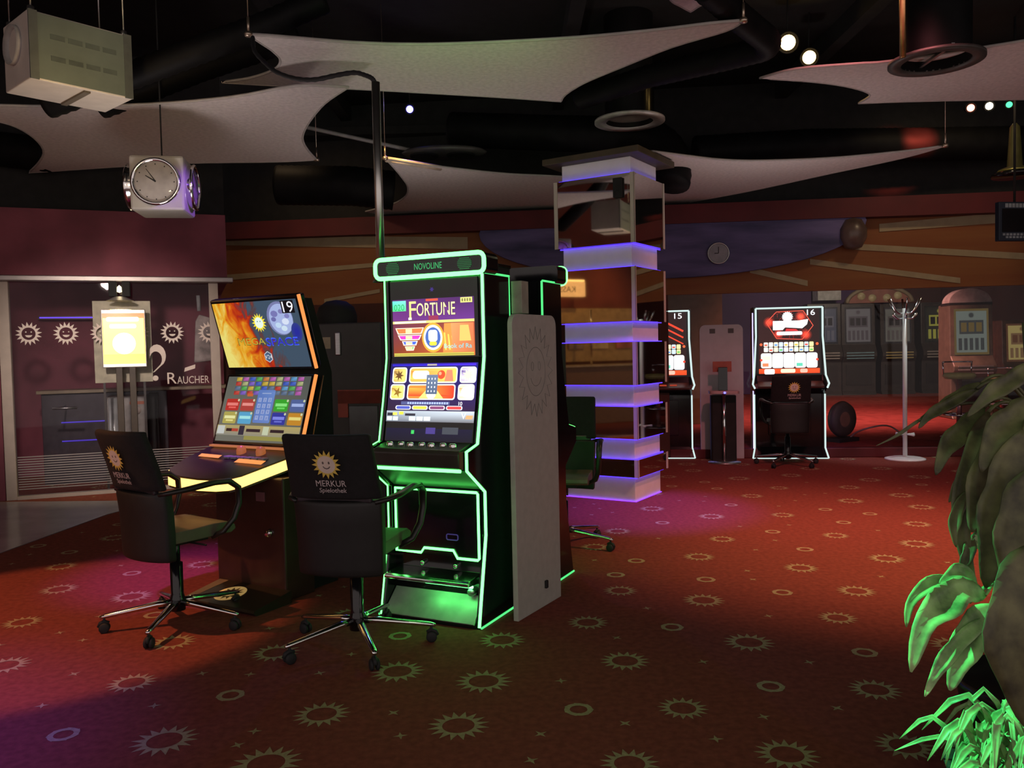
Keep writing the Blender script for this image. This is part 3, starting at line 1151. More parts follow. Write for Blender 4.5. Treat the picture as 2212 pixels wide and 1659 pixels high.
# tapering console desk, rounded front corners
desk = [(-.42, .42), (-.42, .22), (-.37, .06), (-.30, .0), (-.16, -.025), (0, -.035), (.14, -.025), (.22, .0), (.27, .05), (.36, .30), (.40, .42)]
zt = lambda y: .745 + (y + .035) * .27
mb = MB()
n = len(desk)
vs = [(x, y, zt(y)) for x, y in desk] + [(x, y, zt(y) - .085) for x, y in desk]
tri = tessellate_polygon([[Vector((x, y, 0)) for x, y in desk]])
mb.add(vs, [tuple(q) for q in tri] + [tuple(i + n for i in reversed(q)) for q in tri])
mb.add(vs, [(i, (i + 1) % n, (i + 1) % n + n, i + n) for i in range(n)])
dk = mb.build('console_desk', mat('console_black', (.035, .028, .02), .3), t)
for part in (desk[2:6], desk[5:10], desk[1:3]):
    pass
fs_ = [(-.42, .37), (-.42, .22), (-.37, .06), (-.30, .0), (-.16, -.025), (0, -.035), (.14, -.025), (.22, .0), (.27, .05), (.36, .30), (.385, .37)]
for seg in (fs_[0:6], fs_[5:11]):
    mb = MB()
    vs = []
    for x, y in seg:
        k = 1.014
        vs += [(x * k, y - .004, zt(y) - .010), (x * k, y - .004, zt(y) - .072)]
    mb.add(vs, [(2 * i, 2 * i + 1, 2 * i + 3, 2 * i + 2) for i in range(len(seg) - 1)])
    mb.build('desk_light', YELLOW_L, dk)
for (x0, x1, y0, y1) in ((-.33, -.12, .24, .27), (.05, .30, .19, .23)):
    mb = MB()
    mb.add([(x0, y0, zt(y0) + .008), (x1, y0 - .02, zt(y0) + .008), (x1, y1 - .02, zt(y1) + .014), (x0, y1, zt(y1) + .014)], [(0, 1, 2, 3)])
    mb.build('deck_light', ORANGE_L, dk)
for k in range(6):
    mb = MB()
    x = -.10 + .06 * k
    mb.box((x, .24, zt(.25)), (x + .045, .285, zt(.26) + .014))
    mb.build('button', mat('button_pale', (.35, .36, .4), .3), dk, bevel=.004)
for x in (-.05, .12):
    mb = MB()
    mb.lathe([(0, .05), (.022, .045), (.03, .02), (.03, -.01)], 16, (x, .34, zt(.34)))
    mb.build('knob_button', mat('amber_knob', (.4, .14, .05), .3, emit=(1, .3, .08), es=.25), dk)
# pedestal, side plinth, foot plate with round emblem
mb = MB()
mb.box((-.16, .22, .0), (.42, .46, .73))
mb.build('pedestal', mat('pedestal_brown', (.045, .022, .018), .3), t, bevel=.01)
mb = MB()
mb.box((.20, .215, .585), (.27, .22, .64))
mb.build('label_plate', mat('label_pink', (.22, .10, .12), .6), t)
mb = MB()
mb.lathe([(0, -.02), (.02, -.02), (.024, 0), (.024, .02)], 14, (.30, .218, .40), axis='y')
mb.build('lock', CHROME, t)
mb = MB()
mb.prism([(-.05, 0), (-.07, .02), (-.06, .032), (.22, .075), (.22, 0)], XF, -.14, .46)
fp = mb.build('foot_plate', mat('foot_black', (.02, .017, .013), .35), t)
mb = MB()
mb.add([(-.139, -.058, .0335), (-.09, -.058, .0335), (-.06, .215, .0755), (-.139, .215, .0755)], [(0, 1, 2, 3)])
mb.build('foot_trim', mat('foot_trim', (.20, .16, .10), .5), fp)
# sun medal lies flat on the sloping plate
dn = Vector((0, .28, .043)).normalized()
ar = Art(Vector((.02, -.02, .0395)), Xv * .19, dn * .19, .19, .19)
ar.disc(.5, .5, .5, None, 30)
ar.sun(.5, .5, .42, None, 12, .6, mi=1)
ar.disc(.5, .5, .2, None, 18)
ar.build('medal', [mat('medal_gold', (.75, .52, .18), .4, emit=(1.0, .6, .2), es=.25), mat('medal_dark', (.35, .22, .08), .5)], fp, fixn=False)

# ================================================================== CHAIRS
def swivel_chair(name, label, loc, a):
    t = thing(name, label, 'chair', loc, a, 'black swivel chairs at the machines')
    # five-star base
    for k in range(5):
        an = R_(72 * k + 18)
        d = Vector((math.cos(an), math.sin(an), 0))
        s = Vector((-d.y, d.x, 0))
        mb = MB()
        pts = [d * .03 + Zv * .125, d * .10 + Zv * .122, d * .36 + Zv * .088, d * .385 + Zv * .082]
        mb.tube(pts, [.022, .021, .015, .011], 10, up=(0, 0, 1), flat=.8)
        lg = mb.build('leg', CHROME, t)
        mb = MB()
        c = d * .365
        for e in (-.014, .014):
            mb.M = Matrix.Translation(c + s * e + Zv * .027) @ Matrix(((s.x, d.x, 0), (s.y, d.y, 0), (0, 0, 1))).to_4x4()
            mb.lathe([(0, -.009), (.02, -.009), (.027, -.005), (.027, .005), (.02, .009), (0, .009)], 16, axis='x')
        mb.M = Matrix.Identity(4)
        mb.tube([c + Zv * .03, c + Zv * .085], .007, 6)
        mb.tube([c + d * .028 + Zv * .032, c + d * .02 + Zv * .052, c + Zv * .06, c - d * .022 + Zv * .048], .011, 6)
        mb.build('caster', RUBBER, lg)
    mb = MB()
    mb.lathe([(.0, .07), (.04, .08), (.042, .14), (.036, .16), (.033, .17), (.033, .34), (.022, .345), (.022, .47)], 18)
    mb.build('column', BLACKG, t)
    mb = MB()
    mb.box((-.11, -.14, .455), (.11, .13, .488))
    mb.box((-.05, -.20, .44), (.05, -.10, .48))
    mb.tube([(.08, .0, .465), (.24, .03, .458)], .006, 6)
    mb.build('mechanism', BLACKM, t, bevel=.006)
    # seat
    mb = MB()
    prof = [(-.16, .486), (-.17, .515), (-.15, .548), (-.05, .548), (.10, .556), (.19, .552), (.235, .53), (.24, .505), (.21, .488)]
    mb.prism(prof, XF, -.205, .205, smooth=True)
    mb.build('seat', SEATM, t, bevel=.018, seg=3)

    # back: lower shell and upper panel, both wrapped, upper one tilted back
    def shell(w0, w1, pts, th, bow, mats, nm):
        """pts: (y,z) along the height (rear face)"""
        m_ = MB()
        nx, nz = 9, len(pts)
        vs = []
        for side in (0, 1):
            for j, (y, z) in enumerate(pts):
                w = w0 + (w1 - w0) * j / (nz - 1)
                for i in range(nx):
                    u = -1 + 2 * i / (nx - 1)
                    ed = 0
                    vs.append((u * w / 2, y + bow * u * u + (th if side else 0) - (.012 * (1 - u ** 6) if not side else 0), z))
        fs = []
        o = nx * nz
        for j in range(nz - 1):
            for i in range(nx - 1):
                a_ = j * nx + i
                fs.append((a_, a_ + 1, a_ + nx + 1, a_ + nx))
                fs.append((o + a_, o + a_ + nx, o + a_ + nx + 1, o + a_ + 1))
        for j in range(nz - 1):
            fs.append((j * nx, (j + 1) * nx, o + (j + 1) * nx, o + j * nx))
            q = j * nx + nx - 1
            fs.append((q, o + q, o + q + nx, q + nx))
        for i in range(nx - 1):
            fs.append((i, o + i, o + i + 1, i + 1))
            q = (nz - 1) * nx + i
            fs.append((q, q + 1, o + q + 1, o + q))
        m_.add(vs, fs, 0, True)
        ob = m_.build(nm, mats, t, bevel=.012, seg=3)
        return ob
    shell(.43, .455, [(-.225, .40), (-.228, .44), (-.23, .55), (-.235, .65), (-.245, .74), (-.24, .765)], .055, .05, LEATHER, 'backrest')
    hb = shell(.46, .435, [(-.252, .775), (-.262, .81), (-.288, .90), (-.318, .99), (-.345, 1.065), (-.343, 1.085)], .04, .045, FABRIC, 'upper_back')
    # sun and lettering printed on the rear of the upper back
    V = Vector((0, -.082, .255))
    ar = Art((.17, -.2815, .795), Vector((-.34, 0, 0)), V, .34, V.length)
    ar.V = V
    ar.N = ar.U.cross(ar.V).normalized()

    # the drawing is mirrored into rear view: U runs to the viewer's right
    ar.o = Vector((-.17, -.2815 + .002, .795))
    ar.U = Vector((.34, 0, 0))
    ar.N = ar.U.cross(ar.V).normalized()
    ar.sun(.56, .60, .27, None, 16, .66, 0)
    ar.disc(.56, .60, .165, None, 24, 1, 1)
    for e in (-1, 1):
        ar.disc(.56 + e * .055 / ar.asp, .635, .018, None, 8, 1.5, 3)
    ar.pg([(.56 + .08 / ar.asp * math.cos(R_(x)), .60 + .085 * math.sin(R_(x))) for x in (205, 235, 270, 305, 335)] + [(.56 + .06 / ar.asp * math.cos(R_(x)), .60 + .065 * math.sin(R_(x))) for x in (335, 305, 270, 235, 205)], None, 3)
    ar.text('MERKUR', .58, .19, .115, None, w=.44, mi=2)
    ar.text('Spielothek', .59, .075, .085, None, w=.40, mi=2, shear=.15)
    ar.build('back_print', [SUNY, SUNP, PRINTW, mat('print_dark', (.12, .09, .08), .7)], hb, fixn=False)
    # bridge between the two backs, and the spine
    mb = MB()
    mb.box((-.19, -.225, .755), (.19, -.195, .80))
    mb.build('back_bridge', mat('bridge_gloss', (.03, .024, .03), .2), t, bevel=.008)
    mb = MB()
    mb.tube([(0, -.12, .462), (0, -.19, .47), (0, -.205, .53), (0, -.20, .75)], .018, 8, flat=1.6)
    mb.build('spine', BLACKM, t)
    # loop armrests
    for sx in (-1, 1):
        mb = MB()
        mb.tube([(sx * .20, -.205, .755), (sx * .245, -.17, .765), (sx * .275, -.08, .775), (sx * .285, .06, .79), (sx * .285, .15, .785), (sx * .285, .205, .745), (sx * .283, .21, .66), (sx * .275, .18, .58), (sx * .25, .13, .515), (sx * .19, .10, .482)],
                [.014, .018, .021, .022, .022, .021, .019, .018, .017, .015], 10, flat=.75)
        mb.build('armrest', mat('arm_black', (.016, .015, .014), .35), t)
    return t


swivel_chair('swivel_chair', 'black swivel chair with sun print, at the glowing orange desk of the seated slot machine', (-1.845, 4.46, 0), 36)
swivel_chair('swivel_chair', 'black swivel chair with sun print, in front of the tall green-lit slot machine', (-.795, 4.08, 0), 14)
c3 = swivel_chair('swivel_chair', 'black swivel chair half hidden behind the grey divider, by the mirrored pillar', (.36, 6.05, 0), A1 + 180 - 15)
c4 = swivel_chair('swivel_chair', 'black swivel chair with sun print, before the far red-screened white-framed slot machine', (3.30, 9.93, 0), 8)

# ================================================================== MIRRORED LIGHT PILLAR
AP = 32.5
PC = Vector((1.136, 7.729, 0))          # its near edge
t = thing('mirror_pillar', 'square pillar of stacked white blocks and mirrored collars with blue light strips', 'pillar', PC, AP)
t['kind'] = 'thing'
LW, RW = .72, .61                        # width of the front (to -x) and of the side (to +y)
PW = mat('pillar_white', (.82, .78, .77), .5, noise=.03)
EDGE = mat('collar_edge', (.50, .45, .38), .5, noise=.04)


def ring_box(x0, x1, y0, y1, z0, z1, nm, m, bev=.0, par=None):
    mb = MB()
    mb.box((x0, y0, z0), (x1, y1, z1))
    return mb.build(nm, m, par or t, bevel=bev)


for z0, z1 in ((0, .24), (.405, .60), (.90, 1.105), (1.505, 1.70), (2.20, 2.42), (3.06, 3.22)):
    ring_box(-LW, 0, 0, RW, z0, z1, 'white_block', PW, .004)
for z0, z1 in ((.24, .405), (.60, .90), (1.105, 1.505), (1.70, 2.20), (2.42, 3.06)):
    g = .055
    c = ring_box(-LW - g, g, -g, RW + g, z0, z1, 'mirror_collar', MIRROR)
    e = .035
    h_ = .006
    for (x0, y0, x1, y1) in ((g - e, -g - h_, g + h_, -g), (g, -g - h_, g + h_, -g + .018), (-LW - g - h_, -g - h_, -LW - g + .03, -g), (g, RW + g - .02, g + h_, RW + g + h_)):
        mb = MB()
        mb.box((x0, y0, z0 - .001), (x1, y1, z1 + .001))
        mb.build('edge_strip', EDGE, c)
    # light strips tucked under and over the collar, in the step to the white block
    for zz in (z0 - .008, z1 + .004):
        mb = MB()
        mb.box((-LW - .02, -.028, zz - .004), (.03, -.016, zz + .004))
        mb.box((.016, -.03, zz - .004), (.028, RW + .02, zz + .004))
        mb.build('light_strip', BLUE_L, c)
mb = MB()
mb.box((-LW - .10, -.012, .003), (.012, -.004, .010))
mb.box((.004, -.012, .003), (.012, RW, .010))
mb.build('floor_strip', glow('blue_floor_strip', (.16, .03, 1.0), 3), t)
ring_box(-LW - .14, .14, -.14, RW + .14, 3.22, 3.28, 'cap', mat('cap_brown', (.06, .045, .025), .6), .006)
mb = MB()
mb.box((-.14, -.03 - .06, 2.84), (-.05, -.06, 3.02))
mb.lathe([(0, 0), (.03, 0), (.03, .01), (0, .01)], 12, (-.095, -.092, 2.88), axis='y')
mb.build('speaker_box', BLACKM, t, bevel=.006)

# cash desk on the left side wall: it shows in the pillar's mirrors
t = thing('cash_desk', 'cash desk at the side wall with lit sign reading KASSE, seen mirrored in the pillar', 'cash desk', (-6.7, 3.3, 0), -90)
mb = MB()
mb.box((-.9, -.55, 0), (2.0, 0, 1.1))
mb.build('counter', mat('counter_wood', (.25, .12, .05), .5, stretch=(1, 1, 8)), t, bevel=.01)
mb = MB()
mb.box((-.95, -.6, 1.1), (2.05, 0, 1.14))
mb.build('counter_top', mat('counter_top', (.5, .36, .2), .3), t, bevel=.008)
mb = MB()
mb.box((.5, -.32, 2.46), (1.8, -.2, 2.74))
s_ = mb.build('sign', mat('sign_orange', (.5, .3, .12), .5, emit=(1, .5, .15), es=1.0), t, bevel=.006)
ar = Art((.5, -.322, 2.46), Xv * 1.3, Zv * .28, 1.3, .28)
ar.text('KASSE', .17, .30, .40, None, align='l')
ar.build('sign_lettering', BLACKM, s_, fixn=False)
mb = MB()
mb.tube([(.52, -.31, 2.765), (1.78, -.31, 2.765)], .02, 8)
mb.build('sign_light', YELLOW_L, s_)
mb = MB()
mb.box((-.9, -.03, 1.2), (1.15, -.0, 2.25))
mb.build('back_board', mat('board_amber', (.45, .28, .10), .6), t)
for x in (-.6, .5):
    mb = MB()
    mb.tube([(x, -.5, 1.14), (x, -.5, 2.2)], .02, 10)
    mb.build('post', CHROME, t)
for k in range(3):
    mb = MB()
    mb.box((-.7 + .55 * k, -.06, 1.45), (-.35 + .55 * k, -.03, 1.95))
    mb.build('poster', mat('poster_%d' % k, [(.5, .15, .1), (.6, .45, .2), (.3, .2, .12)][k], .6, noise=.4, scale=4), t)
mb = MB()
mb.box((2.35, -.06, 0), (2.42, .0, 2.2))
mb.box((3.15, -.06, 0), (3.22, .0, 2.2))
mb.box((2.35, -.06, 2.13), (3.22, 0, 2.2))
o = mb.build('door_1', mat('door_frame_white', (.55, .48, .45), .5))
o.location = (-6.72, 3.3, 0)
o.rotation_euler = (0, 0, R_(90))
struct(o)

# ================================================================== WHITE-FRAMED MACHINES AT THE BACK
W_OUT = [(0, 0), (.06, .14), (.06, .82), (-.06, .90), (-.04, .96), (.03, 1.06), (.05, 1.90), (.05, 1.93), (.40, 1.93), (.45, 0)]


def make_white(name, label, loc, a, num, kind):
    t = thing(name, label, 'slot machine', loc, a, 'white-framed slot machines at the back')
    W = .43
    mb = MB()
    mb.prism([(.02, 0), (.08, .15), (.08, .82), (.0, .88), (.06, 1.06), (.075, 1.92), (.40, 1.92), (.45, 0)], XF, -W + .03, W - .03)
    mb.build('cabinet', BLACKG, t)
    for sx in (-1, 1):
        mb = MB()
        mb.prism(W_OUT, XF, sx * (W - .03), sx * W)
        sp_ = mb.build('side_panel', BLACKG, t)
        mb = MB()
        mb.tube([(sx * (W + .03), -.005, .012), (sx * W, .05, .14), (sx * W, .055, .82)], .011, 6)
        mb.tube([(sx * (W + .005), -.06, .90), (sx * (W + .03), -.05, .955), (sx * (W + .005), .02, 1.06), (sx * (W - .025), .045, 1.55), (sx * (W - .025), .045, 1.91)], .012, 6)
        mb.build('frame_light', WHITE_L, sp_)
        if sx < 0:
            mb = MB()
            mb.box((-W - .004, .14, 1.0), (-W, .17, 1.86))
            mb.box((-W - .004, .14, .12), (-W, .17, .86))
            mb.build('side_light', glow('violet_side_light', (.42, .36, 1.0), 4.5), sp_)
        else:
            mb = MB()
            mb.box((W, .10, .12), (W + .004, .24, .90))
            mb.build('side_light', glow('violet_side_dim', (.30, .22, 1.0), 2.2), sp_)
    mb = MB()
    mb.tube([(-W + .025, .045, 1.91), (W - .025, .045, 1.91)], .012, 6)
    mb.tube([(-W - .03, -.005, .012), (W + .03, -.005, .012)], .007, 6)
    mb.build('top_light', WHITE_L, t)
    ar = Art((-.37, .058, 1.075), Xv * .74, Vector((0, .015, .82)), .74, .82)
    P = c_
    ar.rect(0, 0, 1, 1, (P(45, 12, 12), P(30, 10, 10), P(25, 8, 8), P(35, 10, 10)))
    if kind == 'hex':
        for (u, v, r, cc) in ((.18, .80, .09, (230, 60, 40)), (.70, .88, .09, (230, 70, 50)), (.78, .60, .09, (230, 60, 40)), (.33, .62, .08, (225, 60, 45))):
            for k in range(4):
                ar.disc(u, v, r * (1 - .24 * k), P(*[min(255, x * (.35 + .3 * k)) for x in cc]), 16)
        hexp = [(.13, .80), (.30, .96), (.74, .97), (.90, .74), (.72, .53), (.30, .55)]
        for i in range(6):
            ar.line(hexp[i], hexp[(i + 1) % 6], .010, P(225, 80, 60))
        for i in range(8):
            for j in range(5):
                u, v = .28 + i * .065 + (j % 2) * .032, .56 + j * .085
                q = [(u + .034 * math.cos(R_(60 * k + 30)), v + .05 * math.sin(R_(60 * k + 30))) for k in range(6)]
                if (i + j) % 3:
                    for k in range(3):
                        ar.line(q[k], q[k + 1], .004, P(150, 40, 40))
        ar.sun(.48, .88, .085, P(255, 255, 255), 16, .8)
        ar.pg([(.24, .68), (.40, .68), (.44, .72), (.72, .70), (.80, .76), (.82, .84), (.66, .82), (.24, .82)], P(250, 253, 255))
        ar.rr(.30, .60, .72, .655, .02, P(255, 235, 235))
        ar.pg([(.44, .66), (.66, .66), (.62, .69), (.46, .70)], P(190, 40, 45))
    else:
        for k in range(3):
            ar.line((.30, 1.02 - .10 * k), (.95, .70 - .10 * k), .030 - .006 * k, P(225, 60, 35))
        ar.pg([(.25, .67), (.60, .67), (.70, .73), (.68, .80), (.25, .80)], P(250, 253, 255))
        ar.rect(.52, .70, .66, .725, P(120, 185, 200))
        ar.rr(.36, .60, .58, .645, .02, P(225, 220, 70))
    ar.text(num, .865, .90, .085, P(250, 250, 255), w=.13)
    tc = [(235, 235, 215), (240, 240, 230), (240, 225, 190), (190, 205, 235), (230, 235, 240), (240, 215, 200), (215, 240, 200), (245, 230, 180), (190, 220, 240), (245, 225, 150)]
    random.seed(5)
    for k in range(10):
        for j in range(2):
            ar.rr(.085 + .083 * k, .345 + .078 * j, .155 + .083 * k, .415 + .078 * j, .012, P(*tc[k]))
            if (k + j) % 2:
                ar.rect(.095 + .083 * k, .36 + .078 * j, .145 + .083 * k, .385 + .078 * j, P(*random.choice([(80, 140, 220), (230, 170, 60), (210, 80, 60), (90, 180, 90)])))
    for k, cc in enumerate(((250, 248, 235), (252, 252, 252), (255, 255, 255), (240, 250, 245), (252, 252, 255))):
        ar.rr(.035 + .187 * k, .095, .215 + .187 * k, .325, .03, P(*cc))
        ar.rect(.06 + .187 * k, .22, .19 + .187 * k, .28, P(*[(240, 225, 190), (250, 250, 250), (255, 255, 255), (225, 240, 235), (250, 250, 252)][k]))
        if k in (0, 3):
            ar.rect(.06 + .187 * k, .12, .16 + .187 * k, .17, P(*((230, 120, 80), (90, 190, 160))[k == 3]))
    ar.rect(0, .01, 1, .085, (P(200, 60, 20), P(200, 60, 20), P(225, 75, 30), P(225, 75, 30)))
    ar.rr(.09, .0, .26, .08, .02, P(250, 235, 235))
    ar.rr(.36, .02, .60, .08, .02, P(250, 210, 180))
    ar.rr(.68, .02, .80, .08, .02, P(240, 170, 150))
    for u in (.02, .94):
        ar.disc(u + .02, .46, .022, P(220, 90, 50), 10)
        ar.disc(u + .02, .22, .02, P(210, 60, 40), 10)
    ar.build('screen', screenmat('back_screen', 1.6) if 'back_screen' not in bpy.data.materials else bpy.data.materials['back_screen'], t, fixn=False)
    mb = MB()
    mb.prism([(.08, .88), (-.07, .90), (-.075, .925), (.02, .985), (.08, .99)], XF, -W + .03, W - .03)
    dk = mb.build('button_deck', mat('deck_red_brown', (.08, .03, .025), .3), t, bevel=.006)
    for k in range(4):
        mb = MB()
        mb.box((-.24 + .13 * k, -.04, .93), (-.15 + .13 * k, .0, .965))
        mb.build('button', mat('button_red', (.3, .04, .02), .3, emit=(1, .12, .05), es=.3), dk, bevel=.004)
    mb = MB()
    mb.box((-.26, .055, .30), (.26, .08, .76))
    bd = mb.build('belly_door', BLACKG, t, bevel=.006)
    mb = MB()
    mb.box((-.06, .05, .70), (.04, .056, .745))
    mb.build('badge', STEEL, bd)
    return t


a16 = 9.0
make_white('slot_machine', 'white-framed slot machine with red hexagon picture and number 16, a chair before it', (3.50, 10.42, 0), a16, '16', 'hex')
make_white('slot_machine', 'white-framed slot machine with number 15, partly hidden behind the mirrored pillar', (1.885, 10.70, 0), a16, '15', 'bars')

# divider between them, bistro table with card terminal
BOARDW = mat('divider_white', (.46, .43, .46), .55, noise=.04)
t = thing('divider_panel', 'white divider board standing between slot machines 15 and 16', 'divider', (2.69, 10.62, 0), a16)
mb = MB()
mb.prism(rtop(.54, 1.72, .07), lambda x, z, y: (x, y, z), 0, .035)
mb.build('board', BOARDW, t, bevel=.004)
for x in (-.11, .12):
    mb = MB()
    mb.box((x - .035, -.004, 1.61), (x + .035, 0, 1.67))
    mb.build('sticker', mat('sticker_dark', (.09, .08, .08), .6), t, bevel=.002)
t = thing('bistro_table', 'narrow side table on chrome pole before the white divider', 'table', (2.62, 10.25, 0), a16)
mb = MB()
mb.lathe([(0, 0), (.20, 0), (.20, .012), (.05, .03), (.0, .03)], 28)
mb.build('base', STEEL, t)
mb = MB()
mb.tube([(0, 0, .02), (0, 0, .86)], .022, 14)
mb.build('pole', CHROME, t)
mb = MB()
mb.prism(rloop(.36, .26, .05), lambda x, y, z: (x, y, z), .86, .895)
mb.build('tabletop', mat('tabletop_pink', (.40, .26, .26), .4), t, bevel=.006)
mb = MB()
mb.prism(rloop(.31, .18, .03), lambda x, y, z: (x, y + .12, z), .02, .83)
mb.build('cabinet_body', BLACKM, t, bevel=.006)
mb = MB()
mb.lathe([(0, -.004), (.013, -.003), (.013, .004)], 12, (.0, -.133, .875), axis='y')
mb.build('indicator', glow('blue_indicator', (.1, .1, 1.0), 5), t)
t = thing('card_terminal', 'slim black terminal with red sign behind, on the narrow side table', 'terminal', (2.62, 10.29, .895), a16)
mb = MB()
mb.prism([(-.03, 0), (-.015, .29), (.02, .29), (.05, 0)], XF, -.055, .055)
mb.build('body', BLACKG, t, bevel=.006)
mb = MB()
mb.box((-.115, .06, .23), (.115, .075, .36))
mb.box((-.03, .03, .24), (.03, .06, .28))
mb.build('sign', mat('sign_red', (.34, .07, .04), .5), t, bevel=.004)

# coat stand
sx_ = at_z(1951, 991)
t = thing('coat_stand', 'white coat stand with hooks and round base before the glass wall', 'coat stand', (sx_.x, sx_.y - .05, 0), 0)
CW = mat('coat_white', (.84, .87, .87), .3, noise=.03)
mb = MB()
mb.lathe([(0, 0), (.235, 0), (.235, .014), (.20, .024), (.05, .034), (0, .034)], 32)
mb.build('base', CW, t)
mb = MB()
mb.tube([(0, 0, .03), (0, 0, 1.86)], .026, 16)
mb.build('pole', CW, t)
for k in range(6):
    a = R_(60 * k + 12)
    d = Vector((math.cos(a), math.sin(a), 0))
    mb = MB()
    mb.tube([d * .02 + Zv * 1.80, d * .08 + Zv * 1.80, d * .13 + Zv * 1.84, d * .20 + Zv * 1.98], [.012, .011, .010, .012], 8)
    mb.tube([d * .03 + Zv * 1.74, d * .10 + Zv * 1.735, d * .14 + Zv * 1.77, d * .145 + Zv * 1.80], .010, 8)
    mb.build('hook', CHROME, t)
for k in range(4):
    a = R_(90 * k + 20)
    d = Vector((math.cos(a), math.sin(a), 0))
    mb = MB()
    mb.tube([d * .02 + Zv * .31, d * .09 + Zv * .31, d * .14 + Zv * .31], [.008, .010, .016], 8)
    mb.build('umbrella_holder', CW, t)

# ------------------------------------------------------------------ oval on the mural, wall clock
OV = mat('oval_blue', rgb(62, 62, 104), .7, noise=.28, scale=2.2, col2=rgb(92, 84, 128), stretch=(.4, 1, 2.5))
sc_, zc_ = on_back(1443, 500, -.10)
mb = MB()
mb.prism([(sc_ + 2.42 * math.cos(2 * PI * k / 48), min(3.02, zc_ + .05 + .64 * math.sin(2 * PI * k / 48))) for k in range(48)], bwfn, -.13, -.03)
t = thing('wall_oval', 'large dark blue oval board on the striped back wall', 'wall decoration')
mb.build('board', OV, t, bevel=.01)
mb = MB()
q = on_back(1843, 505, -.12)
mb.M = Matrix.Translation(bw(q[0], -.12, q[1]))
mb.lathe([(.0, -.20), (.10, -.17), (.16, -.05), (.16, .06), (.10, .17), (0, .20)], 20)
mb.build('end_knob', mat('knob_brown', (.12, .08, .07), .35, noise=.4, scale=5), t)
q = on_back(1552, 547, -.16)
t = thing('wall_clock', 'small round silver clock on the dark blue oval board', 'clock', bw(q[0], -.135, q[1]), 6)
mb = MB()
mb.lathe([(0, 0), (.135, 0), (.14, -.02), (.132, -.04), (.12, -.035), (.12, -.03)], 30, axis='y')
mb.build('rim', STEEL, t)
mb = MB()
mb.lathe([(0, -.028), (.122, -.028)], 30, axis='y')
mb.build('dial', mat('dial_grey', (.22, .21, .24), .4), t)
mb = MB()
mb.box((-.004, -.034, 0), (.004, -.031, .08))
mb.box((-.05, -.034, -.004), (0, -.031, .004))
mb.build('hands', BLACKM, t)

# ------------------------------------------------------------------ dark change machine behind the island
cm = at_y(752, 1100, 7.2)
t = thing('change_machine', 'dark grey change machine with orange-red surround, between the two lit slot machines', 'change machine', (cm.x, 7.2, 0), 10)
CMG = mat('change_grey', (.045, .042, .042), .5, noise=.1)
mb = MB()
mb.box((-.34, 0, 0), (.34, .5, 1.72))
mb.build('cabinet', CMG, t, bevel=.012)
mb = MB()
mb.box((-.40, .02, 0), (-.345, .5, 1.60))
mb.box((-.62, .1, 0), (-.40, .5, 1.56))
mb.build('side_post', BLACKM, t, bevel=.006)
mb = MB()
mb.add([(-.06, -.012, 1.02), (.33, -.012, 1.02), (.33, -.012, 1.13), (-.06, -.012, 1.13)], [(0, 1, 2, 3)])
mb.box((-.06, -.012, 1.02), (.33, 0, 1.14))
mb.box((-.06, -.012, .90), (.03, 0, 1.02))
mb.build('surround', mat('surround_red', (.38, .06, .035), .5), t)
mb = MB()
mb.box((.035, -.008, .52), (.30, .0, 1.0))
mb.build('display', mat('display_dark', (.05, .055, .06), .2), t, bevel=.004)
mb = MB()
mb.box((-.20, -.004, 1.50), (-.115, 0, 1.60))
mb.build('label_plate', mat('label_cream', (.42, .34, .24), .6), t)
mb = MB()
mb.box((-.07, -.02, 1.44), (-.02, 0, 1.64))
mb.build('handle', STEEL, t, bevel=.008)
mb = MB()
mb.box((-.08, -.014, .42), (.32, 0, .46))
mb.build('coin_tray', CMG, t)
mb = MB()
mb.lathe([(.18, 0), (.18, .08), (.155, .15), (.09, .20), (0, .215)], 24)
tag(mb.build('dome_camera', BLACKM), 'black dome camera on top of the dark grey change machine', 'lamp').location = (cm.x - .10, 7.45, 1.722)  # closed black camera dome, gives no light

# ------------------------------------------------------------------ booth interior
t = thing('poster_stand', 'brightly lit yellow poster on twin posts in the smoking booth', 'sign', bt(on_booth(268, 800, -.16)[0], -.16, 0), BTA)
s0_, z0_ = on_booth(222, 795, -.16)
s1_, z1_ = on_booth(313, 668, -.16)
w_ = s1_ - s0_
cs = (s0_ + s1_) / 2 - on_booth(268, 800, -.16)[0]
mb = MB()
mb.box((cs - w_ / 2, 0, z0_), (cs + w_ / 2, .05, z1_))
fr = mb.build('frame', ALU, t, bevel=.006)
ar = Art((cs - w_ / 2 + .01, -.001, z0_ + .01), Xv * (w_ - .02), Zv * (z1_ - z0_ - .02), w_, z1_ - z0_)
P = c_
ar.rect(0, 0, 1, 1, (P(255, 235, 120), P(255, 225, 110), P(200, 90, 40), P(190, 80, 40)))
ar.rect(.02, .22, .98, .86, P(255, 240, 130))
ar.rr(.10, .80, .87, .88, .03, P(255, 252, 215))
ar.text('Raucher', .5, .805, .075, P(255, 255, 255), w=.72)
ar.rr(.17, .68, .80, .755, .03, P(255, 255, 245))
ar.rect(.0, .95, 1, 1, P(255, 255, 230))
ar.rect(.0, .0, 1, .045, P(255, 255, 225))
ar.disc(.5, .41, .19, P(255, 255, 255))
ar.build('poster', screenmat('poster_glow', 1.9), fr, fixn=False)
for e in (-.06, .07):
    mb = MB()
    mb.box((cs + e - .032, .01, 0), (cs + e + .032, .05, z0_ + .02))
    mb.build('post', mat('post_dark', (.05, .035, .025), .5), t, bevel=.004)
s2_, z2_ = on_booth(258, 622, -.16)
dx = s2_ - on_booth(268, 800, -.16)[0]
t = thing('spot_lamp', 'twin black spot lamp shining down on the yellow poster', 'lamp', bt(s2_, -.16, 2.275), BTA)
